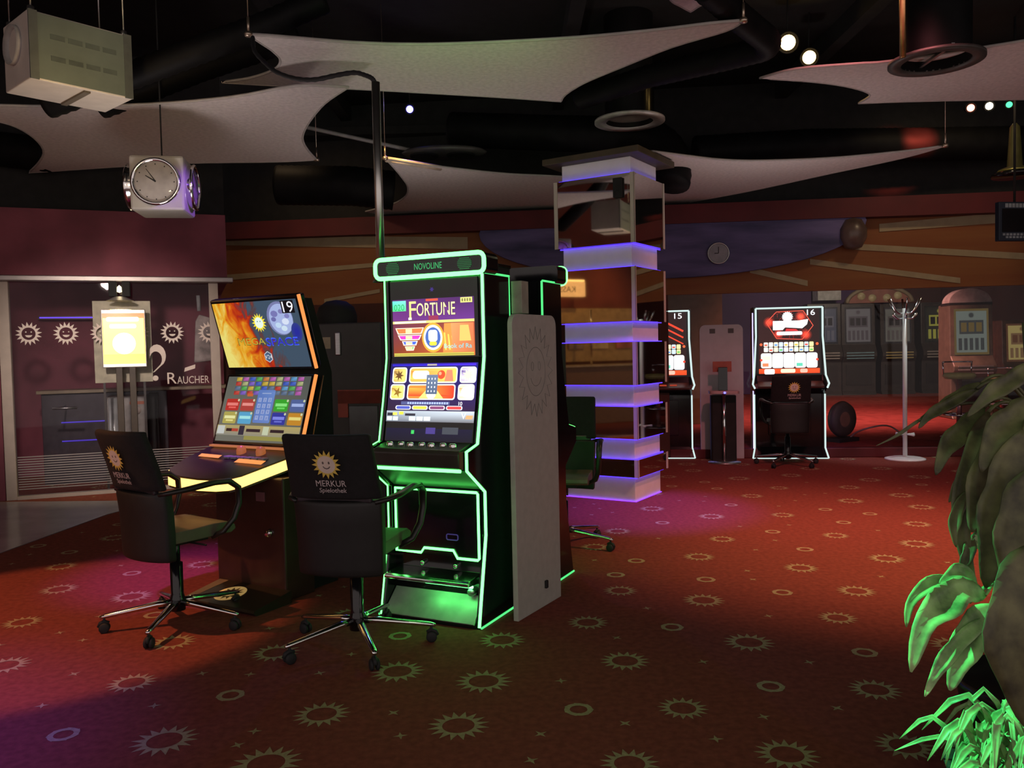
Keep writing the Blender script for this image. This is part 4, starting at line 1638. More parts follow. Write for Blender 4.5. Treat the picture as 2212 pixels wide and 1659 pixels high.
for e in (-.065, .065):
    mb = MB()
    mb.box((e - .04, -.05, -.16), (e + .04, .05, 0))
    mb.build('housing', BLACKM, t, bevel=.008)
mb = MB()
mb.lathe([(0, .02), (.02, .0), (.024, -.05), (0, -.06)], 12, (0, -.03, -.06))
mb.build('bulb', glow('bulb_warm', (1, .85, .5), 6), t)
mb = MB()
mb.lathe([(.05, -.16), (.13, -.20), (.14, -.205)], 20)
mb.build('shade', ALU, t)
lq = bt(s2_, -.22, 2.08)
spot('poster_light', lq, lq + bn * .32 + Vector((0, 0, -1)), (1, .85, .32), 30, 80, .5)

pl_, pt_ = on_booth(206, 828, .06), on_booth(324, 650, .06)
t = thing('backing_board', 'pale board on thin legs behind the booth glass, framing the lit yellow poster', 'board', bt((pl_[0] + pt_[0]) / 2, .06, 0), BTA)
hw_ = (pt_[0] - pl_[0]) / 2
mb = MB()
mb.box((-hw_, 0, pl_[1]), (hw_, .02, pt_[1]))
mb.build('panel', mat('backing_pale', (.52, .48, .34), .6), t, bevel=.004)
for e in (-.2, .2):
    mb = MB()
    mb.box((e - .012, .004, 0), (e + .012, .016, pl_[1] + .02))
    mb.build('leg', mat('leg_dark', (.05, .04, .035), .5), t)
s_, z_ = on_booth(130, 815, .8)
t = thing('bar_counter', 'dark bar counter with pale top along the smoking booth', 'counter', bt(.25, 1.0, 0), BTA)
mb = MB()
mb.box((-.1, 0, 0), (1.25, .4, 1.06))
mb.build('front', mat('bar_dark', (.06, .05, .06), .25), t, bevel=.01)
mb = MB()
mb.box((-.14, -.06, 1.06), (2.0, .42, 1.10))
mb.build('top', mat('bar_top', (.28, .22, .14), .3), t, bevel=.006)
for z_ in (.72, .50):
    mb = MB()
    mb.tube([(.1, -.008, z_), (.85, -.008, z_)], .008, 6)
    mb.build('glow_edge', glow('violet_reflection_dim', (.14, .07, 1.0), .5), t)  # glowing strips stand in for blue reflections on the booth glass
t = thing('steel_cabinet', 'pale steel cabinet under the lit poster in the smoking booth', 'cabinet', bt(on_booth(270, 800, .7)[0], .62, 0), BTA)
mb = MB()
mb.box((-.20, 0, 0), (.22, .36, 1.02))
mb.build('body', mat('cabinet_steel', (.30, .28, .26), .35, .3), t, bevel=.01)
mb = MB()
mb.tube([(-.13, -.005, .02), (-.13, -.005, 1.0)], .055, 16)
mb.build('column', mat('column_steel', (.55, .58, .58), .3, .4), t)
mb = MB()
mb.box((.24, 0, 0), (.34, .34, 1.04))
mb.build('edge_post', BLACKM, t)
mb = MB()
mb.lathe([(0, -.006), (.05, -.004), (.05, .004)], 18, (.11, -.002, .85), axis='y')
mb.build('sticker', mat('sticker_pale', (.5, .42, .38), .6), t)
mb = MB()
mb.box((.04, -.004, .92), (.20, .0, .955))
mb.build('label_plate', mat('label_red', (.45, .14, .08), .6), t)
# blue light bar low inside the booth
t = thing('wall_shelf', 'small wall shelf with blue light edge inside the smoking booth', 'shelf', bt(.35, 1.84, 1.96), BTA)
mb = MB()
mb.box((-.3, -.14, 0), (.35, .06, .04))
mb.build('board', mat('shelf_brown', (.12, .07, .06), .4), t)
mb = MB()
mb.tube([(-.28, -.145, .02), (.33, -.145, .02)], .008, 6)
mb.build('glow_edge', glow('violet_edge', (.14, .06, 1.0), 1.6), t)
mb = MB()
s_, z_ = on_booth(135, 882, .25)
mb.tube([bt(s_ - .10, .25, z_), bt(s_ + .14, .25, z_)], .014, 8)
mb.tube([bt(s_ - .05, .25, z_), bt(s_ - .05, .90, z_)], .008, 6)
tag(mb.build('door_bar', STEEL), 'short steel push bar behind the smoking booth glass', 'handle')
# coat / bottles hanging beside the screen end: pale hanging bag
s_, z_ = on_booth(440, 690, .3)
t = thing('hanging_bag', 'pale crumpled bag hanging at the end of the smoking booth', 'bag', bt(s_, .35, z_), BTA)
mb = MB()
mb.tube([(-.05, 0, .28), (-.045, 0, .10)], .022, 8)
mb.build('strap', mat('strap_grey', (.30, .30, .30), .6), t)
mb = MB()
mb.prism([(-.12, -.50), (.16, -.47), (.13, .0), (-.05, .06), (-.09, -.02)], lambda x, z, y: (x, y, z), -.05, .05)
mb.build('sack', mat('sack_pale', (.32, .27, .25), .7, noise=.4, scale=7), t, bevel=.02)

# ================================================================== CEILING: SAILS
def smooth_loop(pts, n=4, corners=()):
    out = []
    m = len(pts)
    for i in range(m):
        p0, p1, p2, p3 = pts[i - 1], pts[i], pts[(i + 1) % m], pts[(i + 2) % m]
        if i in corners:
            p0 = p1
        if (i + 1) % m in corners:
            p3 = p2
        for k in range(n):
            u = k / n
            out.append(tuple(.5 * (2 * p1[c] + (p2[c] - p0[c]) * u + (2 * p0[c] - 5 * p1[c] + 4 * p2[c] - p3[c]) * u * u + (3 * p1[c] - p0[c] - 3 * p2[c] + p3[c]) * u ** 3) for c in (0, 1)))
    return out


def sail(label, z, pix, corners, hooks=(), hem=None):
    """stretched cloth hung level at height z"""
    P3 = [at_z(x, y, z) for x, y in pix]
    q = smooth_loop([(p.x, p.y) for p in P3], 4, corners)
    cx = sum(p[0] for p in q) / len(q)
    cy = sum(p[1] for p in q) / len(q)
    t = thing('ceiling_sail', label, 'ceiling sail', (cx, cy, z), 0, 'stretched cloth sails under the black ceiling')
    q = [(x - cx, y - cy) for x, y in q]
    mb = MB()
    mb.prism(q, lambda x, y, z_: (x, y, z_), 0, .012)
    mb.build('cloth', SAIL, t)
    mb = MB()
    mb.tube([(x, y, .006) for x, y in q], .011, 6, closed=True)
    mb.build('hem', SAILD, t)
    for i in hooks:
        p = P3[i] - Vector((cx, cy, z))
        mb = MB()
        mb.lathe([(0, .0), (.026, .004), (.03, .02), (.02, .035), (0, .04)], 12, (p.x, p.y, -.012))
        mb.tube([(p.x, p.y, .02), (p.x, p.y, .12)], .010, 6)
        mb.tube([(p.x, p.y, .12), (p.x, p.y, 4.75 - z)], .0035, 6)
        mb.build('hanging_wire', mat('wire_brass', (.55, .45, .35), .35, .9), t)
    return t


sail('large grey cloth sail above the green-lit slot machine, its corner by the ribbed cable', 3.6,
     [(537, 76), (600, 80), (760, 93), (900, 97), (1050, 93), (1250, 82), (1420, 66), (1535, 52), (1606, 46), (1567, 68), (1450, 103), (1340, 147), (1262, 180), (1222, 205), (1212, 220),
      (1100, 212), (950, 203), (750, 192), (600, 186), (478, 179), (540, 170), (592, 152), (606, 132), (590, 112), (565, 95)], (0, 8, 14, 19), (0, 8))
sail('wide grey cloth sail above the smoking booth, behind the clock cube', 3.4,
     [(-120, 226), (120, 231), (325, 226), (500, 211), (640, 187), (752, 190), (702, 224), (670, 262), (655, 290), (655, 308), (667, 328), (684, 346),
      (600, 350), (400, 353), (250, 361), (62, 374), (84, 352), (94, 325), (62, 290), (0, 264), (-120, 250)], (0, 5, 11, 15, 20), (11,))
sail('grey cloth sail with warm-lit edge, left of the mirrored pillar', 3.3,
     [(832, 343), (900, 354), (1000, 367), (1100, 377), (1205, 382), (1330, 392), (1400, 408), (1330, 470), (1210, 471), (1000, 467), (835, 463), (790, 458), (848, 442), (876, 425), (881, 405), (868, 384), (850, 362)], (0, 6, 11), (0,))
t_ = bpy.data.objects['ceiling_sail.002']
e0, e1 = at_z(834, 344, 3.31), at_z(952, 363, 3.31)
mb = MB()
mb.tube([e0 - t_.location, e1 - t_.location], .028, 10)
mb.build('added_edge_fold', mat('added_edge_fold_pale', (.6, .5, .38), .5), t_)  # thick tube for a cloth fold, added to catch the amber spot
sail('long pointed grey cloth sail reaching right from the mirrored pillar to the red-lit duct', 3.3,
     [(1395, 326), (1480, 337), (1560, 346), (1650, 348), (1800, 342), (1950, 328), (2042, 316), (1950, 342), (1800, 374), (1600, 417), (1430, 447), (1385, 454)], (0, 6, 11), (6,))
sail('grey cloth sail lit amber at its edge, with the round duct flange', 3.7,
     [(1642, 170), (1720, 150), (1850, 139), (1920, 134), (2110, 106), (2330, 70), (2330, 214), (2100, 217), (1960, 220), (1855, 224), (1880, 206), (1840, 190), (1760, 178)], (0, 5, 6, 9))
sail('small corner of a pale cloth sail at the top edge above the ducts', 3.9,
     [(1430, -40), (1556, -40), (1530, 2), (1510, 14), (1492, 26), (1470, 14), (1448, 0)], (0, 1, 4))


# ------------------------------------------------------------------ ducts
def duct(name, label, pts, r, cat='duct', ribs=True, parent=None, n=20, closed_end=True, rib=.012):
    P3 = [Vector(p) for p in pts]
    # resample
    out = []
    for i in range(len(P3) - 1):
        L = (P3[i + 1] - P3[i]).length
        m_ = max(2, int(L / .035)) if ribs else 6
        for k in range(m_):
            out.append(P3[i].lerp(P3[i + 1], k / m_))
    out.append(P3[-1])
    mb = MB()
    rr = [r * (1 + (rib / r * .6 if (k % 2 and ribs) else 0)) for k in range(len(out))]
    mb.tube(out, rr, n)
    return tag(mb.build(name, DUCT), label, cat)


def bend(a, b, c, n=8):
    """quadratic curve"""
    a, b, c = Vector(a), Vector(b), Vector(c)
    return [(1 - u) ** 2 * a + 2 * u * (1 - u) * b + u * u * c for u in [k / n for k in range(n + 1)]]


# vertical duct with flange above the pillar
vb = at_y(1360, 262, 8.4)
t = thing('ceiling_duct', 'wide black vertical duct with pale round flange above the mirrored pillar', 'duct', (vb.x, vb.y, vb.z))
mb = MB()
mb.lathe([(.245, 0), (.245, 1.3)], 32)
mb.lathe([(.235, 0.0), (.235, 1.3)], 32)
mb.build('pipe', mat('duct_sheen', (.008, .008, .008), .22, noise=.2), t)
mb = MB()
mb.lathe([(.235, .0), (.235, -.012), (.35, -.012), (.35, .012), (.245, .012)], 40)
mb.build('flange', mat('flange_grey', (.75, .72, .70), .4, .2), t)
mb = MB()
mb.lathe([(0, .05), (.235, .05)], 32)
mb.build('grille', mat('grille_grey', (.55, .50, .46), .5, .2), t)
# long horizontal duct, elbow dropping behind the pillar
dl = [at_y(975, 280, 9.6), at_y(1200, 288, 9.3), at_y(1370, 292, 9.05)]
el = bend(at_y(1370, 292, 9.05), at_y(1470, 300, 8.9), at_y(1450, 400, 8.75), 10)
duct('ceiling_duct', 'black ribbed duct running level, then bending down behind the mirrored pillar', dl + el[1:], .19)
duct('ceiling_duct', 'black ribbed duct slanting up past the pointed corner of the large sail', [at_y(1250, 215, 7.6), at_y(1400, 165, 7.1), at_y(1560, 128, 6.7), at_y(1640, 108, 6.4)] + bend(at_y(1640, 108, 6.4), at_y(1672, 98, 6.3), at_y(1650, 80, 6.1), 6)[1:] + [at_y(1600, 40, 5.8), at_y(1520, -30, 5.4)], .09)
duct('ceiling_duct', 'upper of two black ribbed ducts beside the hanging air cleaner', [at_y(100, 228, 6.0), at_y(280, 165, 6.0), at_y(430, 108, 6.0), at_y(560, 60, 6.1), at_y(700, 0, 6.2)], .09)
duct('ceiling_duct', 'lower black ribbed duct with warm glints beside the hanging air cleaner', [at_y(215, 228, 6.6), at_y(300, 198, 6.6), at_y(430, 148, 6.7), at_y(560, 105, 6.8), at_y(640, 75, 6.9)], .10)
duct('ceiling_duct', 'black ribbed duct showing through the hole of the wide left sail', [at_y(-160, 300, 8.6), at_y(0, 322, 8.6), at_y(110, 335, 8.6)], .17)
duct('ceiling_duct', 'fat black duct end behind the chrome pole', [at_y(600, 400, 9.6), at_y(760, 402, 9.6), at_y(850, 412, 9.7)], .22)
duct('ceiling_duct', 'black duct glowing red from a ceiling spot, at the right', [at_y(1500, 330, 9.9), at_y(1750, 315, 9.9), at_y(2000, 312, 9.9), at_y(2260, 308, 9.9)], .19)
duct('ceiling_pipe', 'thin grey pipe crossing the dark ceiling left of the chrome pole', [at_y(640, 270, 8.9), at_y(900, 327, 9.4)], .022, 'pipe', False, n=8)
bpy.data.objects['ceiling_pipe'].data.materials[0] = mat('pipe_grey', (.30, .28, .28), .5)
# round duct flange at the amber sail
fb = at_z(2022, 132, 3.62)
t = thing('ceiling_duct', 'short black duct with round flange set in the amber-lit sail', 'duct', (fb.x, fb.y, 3.62))
mb = MB()
mb.lathe([(.25, 0), (.25, .9)], 32)
mb.build('pipe', DUCT, t)
mb = MB()
mb.lathe([(.25, .01), (.25, -.012), (.345, -.012), (.345, .012), (.25, .012)], 40)
mb.build('flange', mat('flange_dark', (.07, .065, .06), .5, .3), t)
mb = MB()
mb.box((-.012, -.25, .03), (.012, .25, .05))
mb.build('damper', STEEL, t)
mb = MB()
rp = at_y(1950, 124, fb.y - .45)
rt = at_y(1949, -60, fb.y - .45)
mb.tube([rp, Vector((rp.x, rp.y, 4.75))], .022, 10)
tag(mb.build('ceiling_rod', mat('rod_brass', (.55, .38, .16), .3, .9)), 'brass coloured rod dropping from ceiling beside the round duct flange', 'rod')
# flat plates with openings under the ceiling, mid picture
pl = at_y(960, 330, 9.2)
t = thing('ceiling_fixture', 'oval ceiling fixture with two round openings behind the blue spot', 'ceiling fixture', pl)
mb = MB()
mb.M = Matrix.Diagonal((1, .55, 1, 1))
mb.lathe([(0, .03), (.42, .03), (.47, .0), (.42, -.03), (0, -.03)], 32)
mb.build('plate', mat('plate_grey', (.09, .085, .08), .4), t)
for x in (-.22, .18):
    mb = MB()
    mb.lathe([(.13, -.032), (.15, -.05), (.16, -.032)], 20, (x, -.02, 0))
    mb.lathe([(0, -.034), (.135, -.034)], 20, (x, -.02, 0))
    mb.build('opening', BLACKM, t)

# ------------------------------------------------------------------ hanging air cleaner
ac0 = at_z(65, 168, 3.15)
acx = at_z(287, 215, 3.15)
acl = at_z(5, 190, 3.15)
dv = (acx - ac0)
AW = dv.length
aang = math.degrees(math.atan2(-dv.y, dv.x))
AD = .42
t = thing('air_cleaner', 'white and grey box air cleaner hanging from the ceiling, top corner of the room', 'air cleaner', ac0, aang)
mb = MB()
mb.box((0, 0, 0), (AW, AD, .41))
ACW = mat('cleaner_white', (.50, .45, .40), .5, noise=.06)
mb.build('housing', ACW, t, bevel=.008)
mb = MB()
mb.box((0, -.012, 0), (.05, 0, .41))
mb.box((AW - .05, -.012, 0), (AW, 0, .41))
mb.build('corner_post', mat('cleaner_post', (.10, .11, .10), .5), t)
mb = MB()
mb.box((.05, -.006, .01), (AW - .05, .0, .40))
g_ = mb.build('front_grille', mat('cleaner_grille', (.135, .165, .14), .6, noise=.06), t)
for r_ in range(2):
    mb = MB()
    for k in range(4):
        x = .12 + (AW - .2) * k / 4
        mb.box((x, -.009, .13 + .13 * r_), (x + AW / 4 * .55, -.006, .16 + .13 * r_))
    mb.build('slot_row', mat('cleaner_slot', (.085, .105, .09), .6), g_)
mb = MB()
mb.lathe([(.10, 0), (.12, -.03), (.12, 0)], 24, (0, AD * .55, .25), axis='x')
mb.build('side_port', mat('port_grey', (.35, .33, .31), .5), t)
mb = MB()
mb.lathe([(0, -.012), (.008, -.01), (.008, 0)], 8, (0, AD * .75, .33), axis='x')
mb.build('indicator', glow('red_indicator', (1, .15, .08), 2), t)
for x, y in ((.03, .03), (AW - .03, .03), (.03, AD - .03), (AW - .03, AD - .03)):
    mb = MB()
    mb.tube([(x, y, .41), (x, y, 4.75 - 3.15)], .005, 6)
    mb.lathe([(0, .45), (.02, .44), (.022, .41)], 10, (x, y, 0))
    mb.build('hanger', STEEL, t)
mb = MB()
mb.box((.52 * AW, .02, -.012), (.58 * AW, AD - .02, 0))
mb.build('under_strap', mat('strap_brown', (.10, .08, .06), .5), t)

# ------------------------------------------------------------------ clock cube
ck = at_y(398, 395, 6.3)
t = thing('clock_cube', 'hanging cube clock with round chrome-rimmed dials, before the wide left sail', 'clock', (ck.x, ck.y, ck.z - .205), -10)
CB = mat('cube_body', (.36, .34, .31), .5, noise=.05)
S = .39
mb = MB()
mb.box((-S, 0, 0), (0, S, S + .02))
mb.build('body', CB, t, bevel=.02)


def dial(M_):
    mb = MB()
    mb.M = M_
    mb.lathe([(.165, 0), (.17, -.03), (.178, -.045), (.165, -.055), (.15, -.045), (.148, -.03)], 36, axis='y')
    d = mb.build('rim', CHROME, t)
    mb = MB()
    mb.M = M_
    mb.lathe([(0, -.03), (.15, -.03)], 32, axis='y')
    mb.build('dial', mat('dial_cream', (.36, .33, .30), .5), d)
    mb = MB()
    mb.M = M_
    for a, l, w in ((R_(35), .115, .004), (R_(58), .085, .006)):
        e = Vector((-math.sin(a) * l, -.034, math.cos(a) * l))
        s = Vector((math.cos(a), 0, math.sin(a))) * w
        b = Vector((0, -.034, 0))
        mb.add([b - s, b + s, e + s * .5, e - s * .5], [(0, 1, 2, 3)])
    for k in range(12):
        a = R_(30 * k)
        e = Vector((math.sin(a) * .13, -.033, math.cos(a) * .13))
        mb.box((e.x - .004, -.034, e.z - .004), (e.x + .004, -.032, e.z + .004))
    mb.build('hands', BLACKM, d)
    mb = MB()
    mb.M = M_
    mb.lathe([(0, -.05), (.10, -.046), (.15, -.038)], 28, axis='y')
    mb.build('dial_glass', GLASS, d)


dial(Matrix.Translation((-S / 2, 0, S / 2 + .01)))
dial(Matrix.Translation((0, S / 2, S / 2 + .01)) @ Matrix.Rotation(PI / 2, 4, 'Z'))
dial(Matrix.Translation((-S, S / 2, S / 2 + .01)) @ Matrix.Rotation(-PI / 2, 4, 'Z'))
mb = MB()
mb.tube([(-S / 2, S / 2, S), (-S / 2, S / 2, 4.75 - ck.z + .205)], .006, 8)
mb.build('hanging_rod', BLACKM, t)

# ------------------------------------------------------------------ ceiling spots
def spot_can(label, px, py, Y, col, s, aim, r=.035, light=None):
    p = at_y(px, py, Y)
    d = (Vector(aim) - p).normalized()
    q = d.to_track_quat('-Y', 'Z')
    t = thing('spot_lamp', label, 'lamp', p)
    t.rotation_mode = 'QUATERNION'
    t.rotation_quaternion = q
    mb = MB()
    mb.lathe([(r * .95, -.0), (r * 1.35, -.012), (r * 1.4, .0), (r * 1.35, .13), (r * .8, .17), (0, .175)], 18, axis='y')
    mb.build('housing', BLACKM, t)
    mb = MB()
    mb.lathe([(0, -.012), (r * .6, -.008), (r * .97, .0)], 18, axis='y')
    mb.build('lens', glow('lens_' + '_'.join(str(int(c * 10)) for c in col) + '_%d' % s, col, s), t)
    mb = MB()
    qi = q.inverted()
    top = Vector((p.x, p.y, 4.75)) - p
    a_ = qi @ Vector((0, 0, 0)) + Vector((0, .10, 0))
    mb.tube([a_, qi @ top], .008, 6)
    mb.build('stem', BLACKM, t)
    return p


spot_can('small blue ceiling spot beside the chrome pole', 885, 236, 9.0, (.12, .10, 1.0), 20, (0, 0, 1.2), .038)
spot_can('upper of two amber ceiling spots near the amber-lit sail', 1702, 92, 8.0, (1.0, .62, .18), 24, (1, 1, 1.5), .072)
spot_can('lower of two amber ceiling spots near the amber-lit sail', 1748, 124, 8.4, (1.0, .60, .16), 24, (1, 1, 1.5), .066)
spot_can('red ceiling spot, first of three small coloured spots in a row', 2097, 233, 9.6, (1.0, .16, .10), 10, (1.5, 0, 1.5), .042)
spot_can('white ceiling spot in the middle of three small coloured spots', 2137, 229, 9.6, (1.0, .85, .6), 10, (1.5, 0, 1.5), .042)
spot_can('green ceiling spot, last of three small coloured spots in a row', 2180, 226, 9.6, (.08, 1.0, .35), 2, (0, 0, 1.5), .035)

# pendant at the right, speaker below it
pq = at_y(2192, 372, 9.0)
t = thing('pendant_lamp', 'dark cone pendant lamp with thin brass rim, high on the right', 'lamp', pq)
mb = MB()
mb.lathe([(.02, .52), (.05, .48), (.075, .06), (.16, .03), (.165, .02)], 24)
mb.build('shade', mat('pendant_dark', (.05, .05, .02), .4), t)
mb = MB()
mb.lathe([(.165, .02), (.175, .01), (.165, .0), (.155, .01)], 24)
mb.build('rim', mat('pendant_brass', (.40, .36, .10), .35, .6), t)
mb = MB()
mb.lathe([(0, -.01), (.22, -.01), (.23, -.03), (.22, -.05), (0, -.05)], 24)
mb.build('diffuser', BLACKG, t)
mb = MB()
mb.tube([(0, 0, .5), (0, 0, 4.75 - pq.z)], .008, 6)
mb.build('cord', BLACKM, t)
sq = at_y(2196, 478, 8.6)
t = thing('wall_screen', 'dark blue hanging screen with pale lettering strip, high on the right', 'screen', sq, -8)
mb = MB()
mb.box((-.20, 0, -.20), (.22, .06, .20))
fr = mb.build('frame', mat('screen_blue', rgb(22, 34, 52), .5), t, bevel=.006)
mb = MB()
mb.box((-.165, -.004, -.11), (.20, .0, .13))
mb.build('picture', BLACKG, fr)
ar = Art((-.165, -.003, -.175), Xv * .33, Zv * .055, .33, .055)
for k in range(8):
    ar.rect(.02 + .12 * k, .55, .11 + .12 * k, .95, None)
for k in range(6):
    ar.rect(.12 + .12 * k, .05, .21 + .12 * k, .42, None)
for k in range(7):
    ar.rect(.10 + .12 * k, 5.75, .20 + .12 * k, 6.5, None)
ar.build('lettering', mat('letter_pale', (.30, .34, .36), .6), fr, fixn=False)
mb = MB()
mb.tube([(0, .03, .2), (0, .03, 4.75 - sq.z)], .012, 8)
mb.build('hanger', BLACKM, t)

# ================================================================== BACK ROOM BEYOND THE GLASS
def back_machine(label, px, py_top, Y, w, top, face, glowc, topper=None, group='old slot machines in the back room'):
    p = at_y(px, 700, Y)
    ztop = at_y(px, py_top, Y).z
    t = thing('slot_machine', label, 'slot machine', (p.x, Y, .116), 6, group)
    H = ztop - .116
    mb = MB()
    mb.prism([(0, 0), (.08, .1), (.08, H * .36), (-.05, H * .42), (-.05, H * .46), (.10, H * .55), (.14, H), (.6, H), (.6, 0)], XF, -w / 2, w / 2)
    mb.build('cabinet', mat('old_cabinet_' + top, dict(dark=(.05, .042, .04), olive=(.17, .145, .10), brown=(.26, .14, .07))[top], .35), t, bevel=.015)
    ar = Art((-w * .40, .092, H * .56), Xv * w * .8, Vector((0, .04, H * .40)), w * .8, H * .4)
    P = c_
    a, b, c2 = face
    ar.rect(0, 0, 1, 1, P(*b))
    ar.rect(.06, .05, .94, .95, P(*a))
    ar.rect(.15, .45, .85, .75, P(*c2))
    for k in range(3):
        ar.rect(.2 + .22 * k, .5, .36 + .22 * k, .7, P(*b))
    for k in range(5):
        ar.rect(.12 + .16 * k, .10, .22 + .16 * k, .36, P(*c2))
    ar.sun(.5, .86, .07, P(*c2), 12, .6)
    ar.build('picture', mat_screen_dim, t, fixn=False)
    for k in range(3):
        mb = MB()
        mb.box((-w * .4, -.06 - .004, H * (.425 + .03 * k) - H * .03), (w * .4, -.05, H * (.437 + .03 * k) - H * .03))
        mb.build('trim_bar', mat('trim_' + glowc, dict(cyan=(.20, .36, .40), pale=(.4, .38, .33), gold=(.45, .38, .16))[glowc], .3), t)
    mb = MB()
    mb.box((-w * .38, .05, .25), (w * .38, .085, H * .33))
    mb.build('belly_door', mat('old_door', (.035, .03, .03), .4), t)
    if topper == 'dome':
        mb = MB()
        mb.prism([(w * .5 * math.cos(R_(k * 12)), H + .02 + w * .36 * math.sin(R_(k * 12))) for k in range(16)], lambda x, z, y: (x, y, z), .15, .45)
        mb.build('topper', mat('topper_pale', (.50, .50, .45), .5), t)
        mb = MB()
        mb.box((-w * .5, .14, H - .02), (w * .5, .5, H + .03))
        mb.build('topper_base', BLACKM, t)
    return t


mat_screen_dim = screenmat('old_picture', .55)
YB = 21.2
back_machine('old dark slot machine with pale display in the back room, beside the white sign', 1783, 655, YB, .84, 'dark', ((70, 70, 80), (30, 30, 34), (95, 90, 95)), 'pale')
a_ = back_machine('old dark slot machine with cyan trim under the round-arched topper', 1857, 655, YB, .84, 'dark', ((105, 98, 95), (45, 40, 38), (80, 70, 70)), 'cyan')
b_ = back_machine('old dark slot machine with gold trim under the round-arched topper', 1942, 655, YB, .84, 'dark', ((100, 95, 85), (45, 40, 38), (85, 75, 70)), 'gold')
back_machine('old black slot machine with yellow sun picture in the back room', 2033, 652, YB, .9, 'dark', ((40, 38, 30), (25, 24, 20), (150, 145, 60)), 'pale')
back_machine('old wooden slot machine with pale dome topper in the back room', 2105, 656, 14.0, .70, 'olive', ((120, 128, 118), (110, 92, 52), (62, 66, 64)), 'pale', 'dome')
back_machine('old brown slot machine at the picture edge behind the plant', 2215, 690, 14.6, .66, 'brown', ((170, 150, 90), (90, 56, 36), (120, 90, 60)), 'gold')
# arched topper spanning two machines
ap = at_y(1902, 655, YB)
t = thing('arched_topper', 'round-arched red topper spanning two old slot machines', 'topper', (ap.x, YB - .02, ap.z), 6)
R1 = .80
mb = MB()
mb.prism([(R1 * math.cos(R_(k * 9)), .02 + .40 * math.sin(R_(k * 9))) for k in range(21)], lambda x, z, y: (x, y, z), .1, .4)
mb.build('board', mat('topper_red', (.26, .10, .07), .6, noise=.3, scale=3), t)
mb = MB()
mb.tube([(R1 * math.cos(R_(k * 9)), .09, .02 + .40 * math.sin(R_(k * 9))) for k in range(21)], .05, 8)
mb.build('arch_rim', mat('rim_olive', (.24, .20, .12), .5), t)
for x, z in ((-.45, .19), (.45, .19), (-.18, .14), (.18, .14)):
    mb = MB()
    mb.lathe([(0, -.03), (.09, -.02), (.10, .02)], 14, (x, .08, z), axis='y')
    mb.build('bulb', mat('bulb_cream', (.5, .45, .25), .4), t)
# pale framed sign
wp = at_y(1792, 634, 22.0)
t = thing('wall_sign', 'pale blank rectangular sign on the back room wall', 'sign', wp, 0)
mb = MB()
mb.box((-.31, 0, -.18), (.31, .4, .18))
mb.build('board', mat('sign_pale', (.55, .55, .52), .5), t, bevel=.01)
mb = MB()
mb.box((-.05, .4, -.1), (.05, .52, .1))
mb.build('bracket', BLACKM, t)
# bar stools
def stool(label, px, py, h):
    p = at_z(px, py, .116)
    t = thing('bar_stool', label, 'stool', (p.x, p.y, .116), 0, 'bar stools in the back room')
    mb = MB()
    mb.lathe([(0, 0), (.24, 0), (.24, .015), (.05, .05), (0, .05)], 24)
    mb.build('base', CHROME, t)
    mb = MB()
    mb.tube([(0, 0, .04), (0, 0, h)], .035, 12)
    mb.build('column', mat('stool_rose', (.5, .25, .25), .3, .8), t)
    mb = MB()
    mb.tube([(.20 * math.cos(2 * PI * k / 20), .20 * math.sin(2 * PI * k / 20), .32) for k in range(20)], .013, 6, closed=True)
    for k in range(3):
        mb.tube([(0, 0, .32), (.2 * math.cos(2.1 * k), .2 * math.sin(2.1 * k), .32)], .008, 5)
    mb.build('foot_ring', CHROME, t)
    mb = MB()
    mb.lathe([(0, h - .01), (.18, h - .01), (.21, h + .03), (.19, h + .07), (0, h + .08)], 24)
    mb.build('seat', mat('stool_seat', (.34, .32, .12), .5), t)
    mb = MB()
    mb.tube([(.2 * math.cos(R_(k * 15 + 10)), .2 * math.sin(R_(k * 15 + 10)), h + .22) for k in range(12)], .012, 6)
    mb.tube([(.19, .05, h + .05), (.2, .05, h + .22)], .010, 6)
    mb.tube([(-.19, .05, h + .05), (-.2, .05, h + .22)], .010, 6)
    mb.build('back_rail', CHROME, t)


stool('chrome bar stool on round base, before the domed old slot machine', 2072, 945, .82)
stool('chrome bar stool behind the plant in the back room', 2165, 915, .66)
# coiled cable and foot behind machine 16
p = at_z(1890, 950, .116)
mb = MB()
mb.tube([(p.x + .35 * math.cos(R_(k * 12)), 11.2 + .1 * math.sin(R_(k * 30)), .13 + .20 * max(0, math.sin(R_(k * 12)))) for k in range(16)], .012, 6)
tag(mb.build('floor_cable', mat('cable_pink', (.30, .20, .19), .5)), 'loose cable looping on the carpet beyond the glass', 'cable')
p = at_z(1845, 960, .116)
t = thing('floor_fan', 'round dark floor fan behind the glass beside slot machine 16', 'fan', (p.x, 11.25, .116), -30)
mb = MB()
mb.lathe([(.10, -.05), (.22, -.06), (.25, 0), (.22, .06), (.10, .05)], 24, (0, 0, .30), axis='y')
mb.build('housing', mat('fan_dark', (.07, .065, .06), .5), t)
mb = MB()
mb.lathe([(0, -.055), (.11, -.05)], 20, (0, 0, .30), axis='y')
mb.build('hub', mat('fan_hub', (.22, .13, .10), .5), t)
mb = MB()
mb.box((-.2, -.12, 0), (.2, .12, .05))
mb.build('foot', BLACKM, t)

# ================================================================== PLANTS
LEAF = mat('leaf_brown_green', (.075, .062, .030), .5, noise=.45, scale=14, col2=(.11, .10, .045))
LEAF_LIT = mat('leaf_green_lit', (.20, .30, .13), .45, noise=.4, scale=16, col2=(.30, .42, .18))  # lower leaves and grass: green light mixed into the leaf colour


